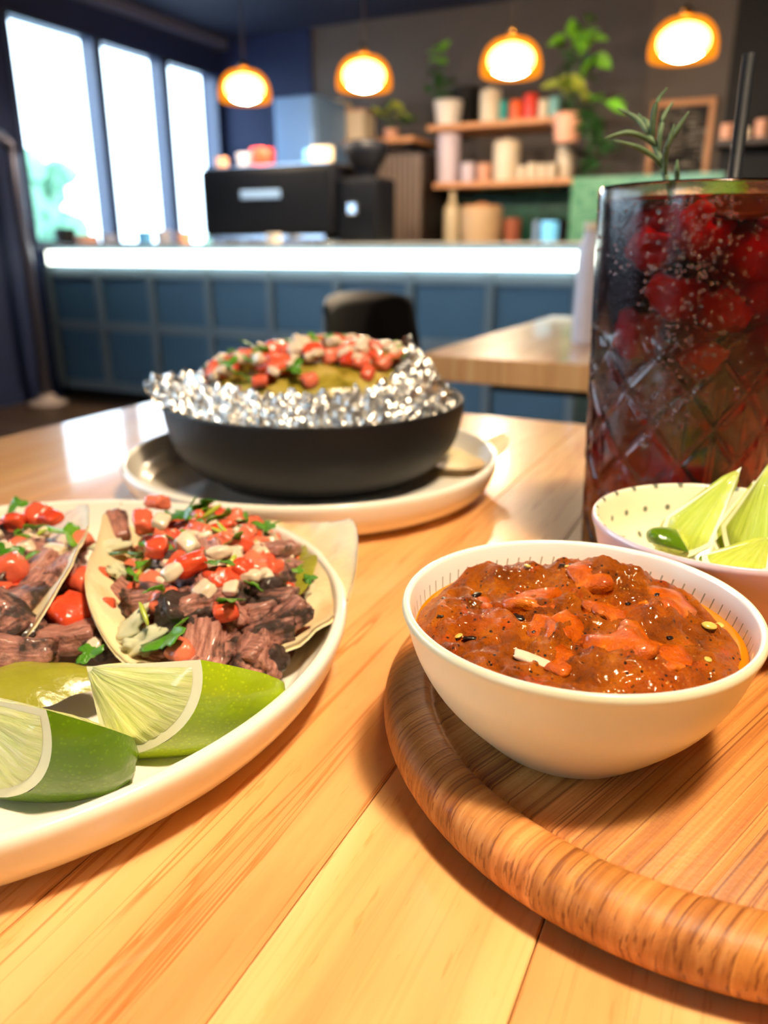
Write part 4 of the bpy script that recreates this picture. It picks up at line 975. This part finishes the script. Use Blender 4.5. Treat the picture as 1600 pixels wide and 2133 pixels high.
onshelf('jar', 'large cream jar in the middle of the lower shelf', 'jar', (-1.636, 5.12, 1.4065, 0.17, 0.223), cream, zl, lid=cream)
for i, a in enumerate((1086, 1106, 1126, 1146)):
    B = [(-1.5195, 5.08, 1.3305, 0.055, 0.083), (-1.4555, 5.08, 1.335, 0.061, 0.096), (-1.392, 5.08, 1.335, 0.054, 0.09), (-1.3315, 5.08, 1.333, 0.053, 0.09)][i]
    onshelf('cup', ['small cream cup right of the large cream jar, first in the row of four', 'small cream cup, second in the row right of the large cream jar', 'small cream cup, third in the row right of the large cream jar', 'small cream cup beside the coffee bag, last in the row of four'][i], 'cup', B, cream, zl, 'row of four cream cups on the lower shelf')
onshelf('coffee_bag', 'cream coffee bag at the right end of the lower shelf', 'bag', (-1.2745, 5.18, 1.395, 0.107, 0.194), cream, zl)
for i, (lb, B) in enumerate((('white box on the short shelf, nearest to the window', (-2.909, 5.1, 1.7525, 0.204, 0.251)), ('white box with a pink edge on the short shelf, beside the plant', (-2.7155, 5.1, 1.7065, 0.169, 0.187)))):
    p = thing('box', lb, 'box', (B[0], B[1], zs + .0005)); hh = B[4]
    MB('carton', box(B[0] - B[3] / 2, B[0] + B[3] / 2, 5.08, 5.26, zs + .0005, zs + hh, .004), cream, p, (B[0], B[1], zs + .0005))
    MB('lid', box(B[0] - B[3] / 2 - .003, B[0] + B[3] / 2 + .003, 5.077, 5.263, zs + hh + .0005, zs + hh + .012, .003), [cream, peach][i], p, (B[0], B[1], zs + .0005))
# --- things on the back cabinet
def onback(nm, lb, ct, B, m_, **k): jar(nm, lb, ct, (B[0], B[1], .9255 + (B[2] + B[4] / 2 - .9255) / 2, B[3], B[2] + B[4] / 2 - .9255), m_, **k)
onback('bottle', 'tall pale bottle on the back cabinet under the lavender canister', 'bottle', (-1.966, 5.05, 1.1, 0.108, 0.3), plain('pale_glass_bottle', (214, 196, 160), .2), neck=True)
onback('jar', 'large beige jar on the back cabinet', 'jar', (-1.763, 5.05, 1.0405, 0.268, 0.213), plain('beige_stoneware', (206, 172, 130), .5), lid=oak)
onback('jar', 'small terracotta jar beside the large beige one', 'jar', (-1.5545, 5.05, 1.0055, 0.107, 0.143), plain('terracotta', (160, 84, 54), .6))
B = (-1.282, 4.95, 1.001, 0.22, 0.138)
p = thing('toaster', 'black toaster with a pale side at the end of the back cabinet', 'toaster', (B[0], 4.95, .9255)); pb_ = (B[0], 4.95, .9255)
MB('body', box(B[0] - B[3] / 2 + .03, B[0] + B[3] / 2, 4.95, 5.15, .9255, B[2] + B[4] / 2, .015), blkp, p, pb_)
MB('side_panel', box(B[0] - B[3] / 2, B[0] - B[3] / 2 + .0295, 4.95, 5.15, .9255, B[2] + B[4] / 2 - .005, .01), plain('pale_blue_enamel', (150, 180, 220), .3), p, pb_)
B = (-1.0395, 4.6, 1.039, 0.107, 0.156)
jar('vase', 'round light blue vase at the right end of the counter', 'vase', (B[0], 4.0, .9222 + .05, .085, .10), lblue)
# --- plants
def leaf_shape():
    vs, fs = [], []; N = 14
    pts = []
    for i in range(N):
        s_ = i / (N - 1); w_ = .34 * math.sin(PI * s_ ** .75) ** .8
        pts.append((s_, w_))
    for s_, w_ in pts:
        for k in (-1, -.5, 0, .5, 1): vs.append((s_, k * w_, -.25 * s_ * s_ + .12 * abs(k)))
    for i in range(N - 1):
        for k in range(4): fs.append((i * 5 + k, i * 5 + k + 1, (i + 1) * 5 + k + 1, (i + 1) * 5 + k))
    return vs, fs
def leafmat(nm, rgb): return plain(nm, rgb, .4, .25, 30, sss=.1)
lg = leafmat('bright_leaf', (120, 190, 50)); ld = leafmat('deep_leaf', (46, 84, 42)); ly = leafmat('yellow_green_leaf', (170, 180, 70))
LM = {m_: mesh_only('leaf', leaf_shape(), m_) for m_ in (lg, ld, ly)}
def plant(name, label, base, leaves, potmat, pr_, ph, size=.09, seed=1, stems=True):
    p = thing(name, label, 'plant', base); r = random.Random(seed)
    b = lathe(smoothprof([(0, 0), (pr_ * .7, 0), (pr_ * .8, .01), (pr_, ph), (pr_ * .9, ph), (pr_ * .85, ph * .85), (0, ph * .85)], 3), 28); M('pot', b[0], b[1], potmat, p)
    for (u, v, z), m_ in leaves:
        rel = (u - base[0], v - base[1], z - base[2])
        if stems:
            mid = (rel[0] * .5, rel[1] * .5, max(rel[2], ph) * .7 + .02); b = tube([(0, 0, ph * .8), mid, rel], .003, 5); M('stem', b[0], b[1], ld, p)
        for k in range(3):
            s_ = size * r.uniform(.8, 1.3); a = r.uniform(0, 6.28)
            inst(LM[m_], 'leaf', p, (0, 0, 0), (rel[0] + r.uniform(-.02, .02), rel[1] + r.uniform(-.03, .03), rel[2] + r.uniform(-.02, .02)), (r.uniform(-.8, .8), r.uniform(-.9, .5), a), (s_, s_, s_))
    return p
B = (-2.0385, 5.12, 1.6975, 0.185, 0.139)
plant('potted_plant', 'upright leafy plant in a white pot on the upper shelf', (B[0], 5.12, zu + .0005), [((-2.12, 5.12, 2.071), lg), ((-2.112, 5.12, 2.012), lg), ((-2.156, 5.15, 1.967), ld), ((-2.088, 5.1, 1.899), ld), ((-2.139, 5.1, 1.848), ld), ((-2.092, 5.15, 1.811), ld), ((-2.055, 5.2, 1.885), ld)], white, B[3] / 2, B[4], .075, 2)
B = (-2.4435, 5.1, 1.627, 0.159, 0.08)
plant('potted_plant', 'low yellowish plant on the short shelf beside the white boxes', (B[0], 5.12, zs + .0005), [((-2.523, 5.1, 1.735), ly), ((-2.455, 5.12, 1.768), ly), ((-2.389, 5.1, 1.732), ly), ((-2.33, 5.1, 1.695), ld), ((-2.512, 5.15, 1.785), ld)], peach, .05, .06, .08, 3)
B = (-1.199, 4.86, 1.5445, 0.166, 0.145)
br = thing('plant_stand', 'slim black wall bracket carrying the trailing plant', 'bracket', (B[0], 5.2, B[2] - B[4] / 2 - .02)); bb_ = (B[0], 5.2, B[2] - B[4] / 2 - .02)
z_ = B[2] - B[4] / 2
MB('arm', box(B[0] - .012, B[0] + .012, 4.82, 5.449, z_ - .02, z_ - .0005), steel, br, bb_)
MB('dish', box(B[0] - .06, B[0] + .06, 4.79, 4.93, z_ - .012, z_ - .0003) if False else box(B[0] - .05, B[0] + .05, 4.80, 4.8195, z_ - .02, z_ - .0005), steel, br, bb_)
plant('trailing_plant', 'tall trailing plant with bright green leaves in a pinkish pot beside the shelves', (B[0], 4.86, z_),
      [((-1.203, 4.8, 1.993), lg), ((-1.139, 4.8, 2.046), lg), ((-1.146, 4.8, 1.942), lg), ((-1.068, 4.78, 1.875), lg), ((-1.102, 4.8, 1.979), lg), ((-1.245, 4.8, 1.738), ly), ((-1.179, 4.8, 1.762), lg), ((-1.122, 4.8, 1.71), ly), ((-1.208, 4.8, 1.79), ly), ((-0.987, 4.75, 1.669), lg), ((-0.959, 4.75, 1.639), lg),
       ((-1.11, 4.85, 1.826), ld), ((-1.033, 4.8, 1.598), ld), ((-1.01, 4.8, 1.525), ld), ((-1.024, 4.8, 1.44), ld), ((-1.034, 4.8, 1.366), ld), ((-0.989, 4.8, 1.401), ld), ((-1.066, 4.8, 1.552), ld), ((-1.065, 4.85, 1.484), ld), ((-0.998, 4.8, 1.327), ld), ((-1.2, 4.85, 1.881), ld), ((-1.236, 4.85, 1.932), ld)], peach, B[3] / 2, B[4], .095, 5)
# --- pilaster, framed chalkboard, dark cupboard
pa, pb = (-0.86, 5.37, 1.504), (-0.394, 5.37, 1.48)
struct('trim_4', box(pa[0], pb[0], 5.37, 5.449, 0, CZ - .001), plain('taupe_paint', (104, 92, 82), .75, .08, 6))
B = (-0.6355, 5.33, 1.4965, 0.361, 0.469)
p = thing('chalkboard', 'small framed chalkboard with chalk writing on the back wall behind the tumbler', 'chalkboard', (B[0], 5.35, B[2] - B[4] / 2)); b_ = (B[0], 5.35, B[2] - B[4] / 2)
x0, x1, y0, y1 = B[0] - B[3] / 2, B[0] + B[3] / 2, B[2] - B[4] / 2, B[2] + B[4] / 2
t = NT('chalked_slate')
n_ = t.noise(t.map((60, 1, 5)), 1, 3); ln = t.noise(t.map((9, 1, 75)), 1, 3, .6); blockm = t.step(t.noise(t.map((3, 1, 9), loc=(.3, 0, .2)), 1, 1), .42, .52)
chk = t.math('MULTIPLY', t.math('MULTIPLY', t.step(ln, .46, .58), t.step(n_, .35, .6)), blockm)
t.set(color=t.mix(t.math('MULTIPLY', chk, .8), srgb(34, 30, 28), srgb(196, 182, 160)), rough=.85)
MB('slate', box(x0 + .03, x1 - .03, 5.35, 5.362, y0 + .03, y1 - .03), t.m, p, b_)
for bx in (box(x0, x0 + .034, 5.335, 5.368, y0, y1, .004), box(x1 - .034, x1, 5.335, 5.368, y0, y1, .004), box(x0 + .0345, x1 - .0345, 5.335, 5.368, y1 - .034, y1, .004), box(x0 + .0345, x1 - .0345, 5.335, 5.368, y0, y0 + .034, .004)):
    MB('frame', bx, oak, p, b_)
p = thing('dark_cupboard', 'tall black cupboard at the right end of the back wall', 'cupboard', (pb[0] + .5, 5.1, 0)); b_ = (pb[0] + .5, 5.1, 0)
MB('carcass', box(pb[0] + .005, W1 - .01, 5.12, 5.44, 0, CZ - .01), dark, p, b_)
for i in range(4):
    a = pb[0] + .01 + i * .7; MB('door', box(a, a + .69, 5.1, 5.1195, .1, CZ - .02, .003), dark, p, b_)
zsh = (-0.283, 4.95, 1.449)[2]
s = thing('wall_shelf', 'dark shelf fixed to the black cupboard, behind the straw', 'shelf', (pb[0] + .4, 4.85, zsh - .03)); b_ = (pb[0] + .4, 4.85, zsh - .03)
MB('board', box(pb[0] + .0, pb[0] + .9, 4.85, 5.099, zsh - .03, zsh), slt, s, b_)
for lb, px_ in (('pinkish cup on the dark shelf, left of the straw', (-0.35, 4.95, 1.498, 0.072, 0.082)), ('pinkish cup on the dark shelf, at the right edge of the photo', (-0.18, 4.95, 1.4935, 0.07, 0.093))):
    jar('cup', lb, 'cup', (px_[0], 4.95, zsh + .0005 + px_[4] / 2, px_[3], px_[4]), peach)
jar('cup', 'small beige cup on the dark shelf, right behind the straw', 'cup', ((-0.252, 4.95, 1.498)[0], 4.95, zsh + .0005 + .03, .04, .06), cream)
# --- slim post by the window wall
p = thing('metal_post', 'slim grey upright post with a pale foot beside the window wall', 'post', (-3.9, 3.30, 0)); b_ = (-3.9, 3.30, 0)
b = tube([(-3.9, 3.30, .02), (-3.9, 3.30, 1.38), (-3.9, 3.285, 1.44), (-3.9, 3.23, 1.475), (-3.9, 3.16, 1.48)], .032, 14); M('tube', b[0], b[1], plain('grey_metal', (96, 96, 112), .35, metal=.6), p, b_)
b = lathe(smoothprof([(0, 0), (.11, 0), (.11, .012), (.06, .03), (.034, .06), (0, .06)], 3), 28, False, (-3.9, 3.30)); M('foot', b[0], b[1], plain('pale_foot', (190, 170, 160), .5), p, b_)
# --- second table, bottle, chair
tu0, tu1, tv0, tv1 = -.44, .30, 1.01, 1.76
p = thing('cafe_table', 'second wooden cafe table behind the tumbler, between the near table and the counter', 'table', (-.07, 1.38, 0)); b_ = (-.07, 1.38, 0)
for i in range(12):
    a = tu0 + (tu1 - tu0) * i / 12; o = MB('plank', box(a + .0003, a + (tu1 - tu0) / 12 - .0003, tv0, tv1, TOP - .035, TOP, .001, 1), plankm, p, b_); k = .86 + .12 * ((i * 7) % 5) / 5; o.color = (k, k * .93, k * .82, .5)
MB('underframe', box(-.36, .22, 1.1, 1.68, TOP - .06, TOP - .0355, .004), steel, p, b_)
b = lathe(smoothprof([(0, 0), (.25, 0), (.25, .012), (.05, .03), (.032, .06), (.032, TOP - .061), (0, TOP - .061)], 3), 40, False, (-.07, 1.38)); M('pedestal', b[0], b[1], steel, p, b_)
bt = (-0.26, 1.256)
p = thing('water_bottle', 'slim pale bottle standing on the second table, left of the tumbler', 'bottle', (bt[0], bt[1], TOP))
b = lathe(smoothprof([(0, 0), (.016, 0), (.019, .004), (.0195, .03), (.0195, .12), (.018, .145), (.013, .158), (.0125, .166), (0, .166)], 4), 36); M('body', b[0], b[1], plain('pale_lavender_white', (206, 202, 214), .35), p)
b = lathe([(0, .1662), (.0132, .1662), (.0132, .178), (.012, .180), (0, .180)], 24); M('cap', b[0], b[1], cream, p)
p = thing('dining_chair', 'black shell chair drawn up to the second table, in front of the counter', 'chair', (-.56, 1.51, 0)); b_ = (-.56, 1.51, 0)
blks = plain('black_shell', (18, 16, 17), .5)
def seatf(u, v_):
    y = (v_ - .5) * .42; x = (u - .5) * .40
    return (-.56 + x, 1.51 + y * (1 - .08 * u), .455 - .012 * math.cos((v_ - .5) * 3) - .015 * math.sin(PI * u))
g_ = grid(14, 14, seatf); vs2 = [(x, y, z - .015) for x, y, z in g_[0]]
M('seat', g_[0] + vs2, g_[1] + [tuple(reversed([i + 196 for i in q])) for q in g_[1]] + [(i, i + 1, i + 197, i + 196)[::-1] for i in range(13)] + [(182 + i, 183 + i, 379 + i, 378 + i) for i in range(13)] + [(i * 14, i * 14 + 196, (i + 1) * 14 + 196, (i + 1) * 14)[::-1] for i in range(13)] + [(i * 14 + 13, i * 14 + 209, (i + 1) * 14 + 209, (i + 1) * 14 + 13) for i in range(13)], blks, p, b_)
def backf(u, v_):
    s_ = (u - .5) * 2; z = .46 + .345 * v_ - .02 * abs(s_) ** 3 * v_; wd = .20 + .02 * v_ - .03 * v_ ** 6
    return (-.755 - .05 * v_ + .045 * s_ * s_, 1.51 + s_ * wd, z)
g_ = grid(18, 14, backf); N0 = 18 * 14; vs2 = [(x - .016, y, z) for x, y, z in g_[0]]
ring = list(range(18)) + [18 * j + 17 for j in range(1, 14)] + [13 * 18 + i for i in range(16, -1, -1)] + [18 * j for j in range(12, 0, -1)]
M('backrest', g_[0] + vs2, g_[1] + [tuple(reversed([i + N0 for i in q])) for q in g_[1]] + [(ring[i], ring[i] + N0, ring[(i + 1) % len(ring)] + N0, ring[(i + 1) % len(ring)]) for i in range(len(ring))], blks, p, b_)
for sx_ in (-.16, .16):
    for sy_ in (-.17, .17):
        b = tube([(-.56 + sx_ * .9, 1.51 + sy_ * .9, .435), (-.56 + sx_ * 1.15, 1.51 + sy_ * 1.1, .0)], .011, 10); M('leg', b[0], b[1], steel, p, b_)
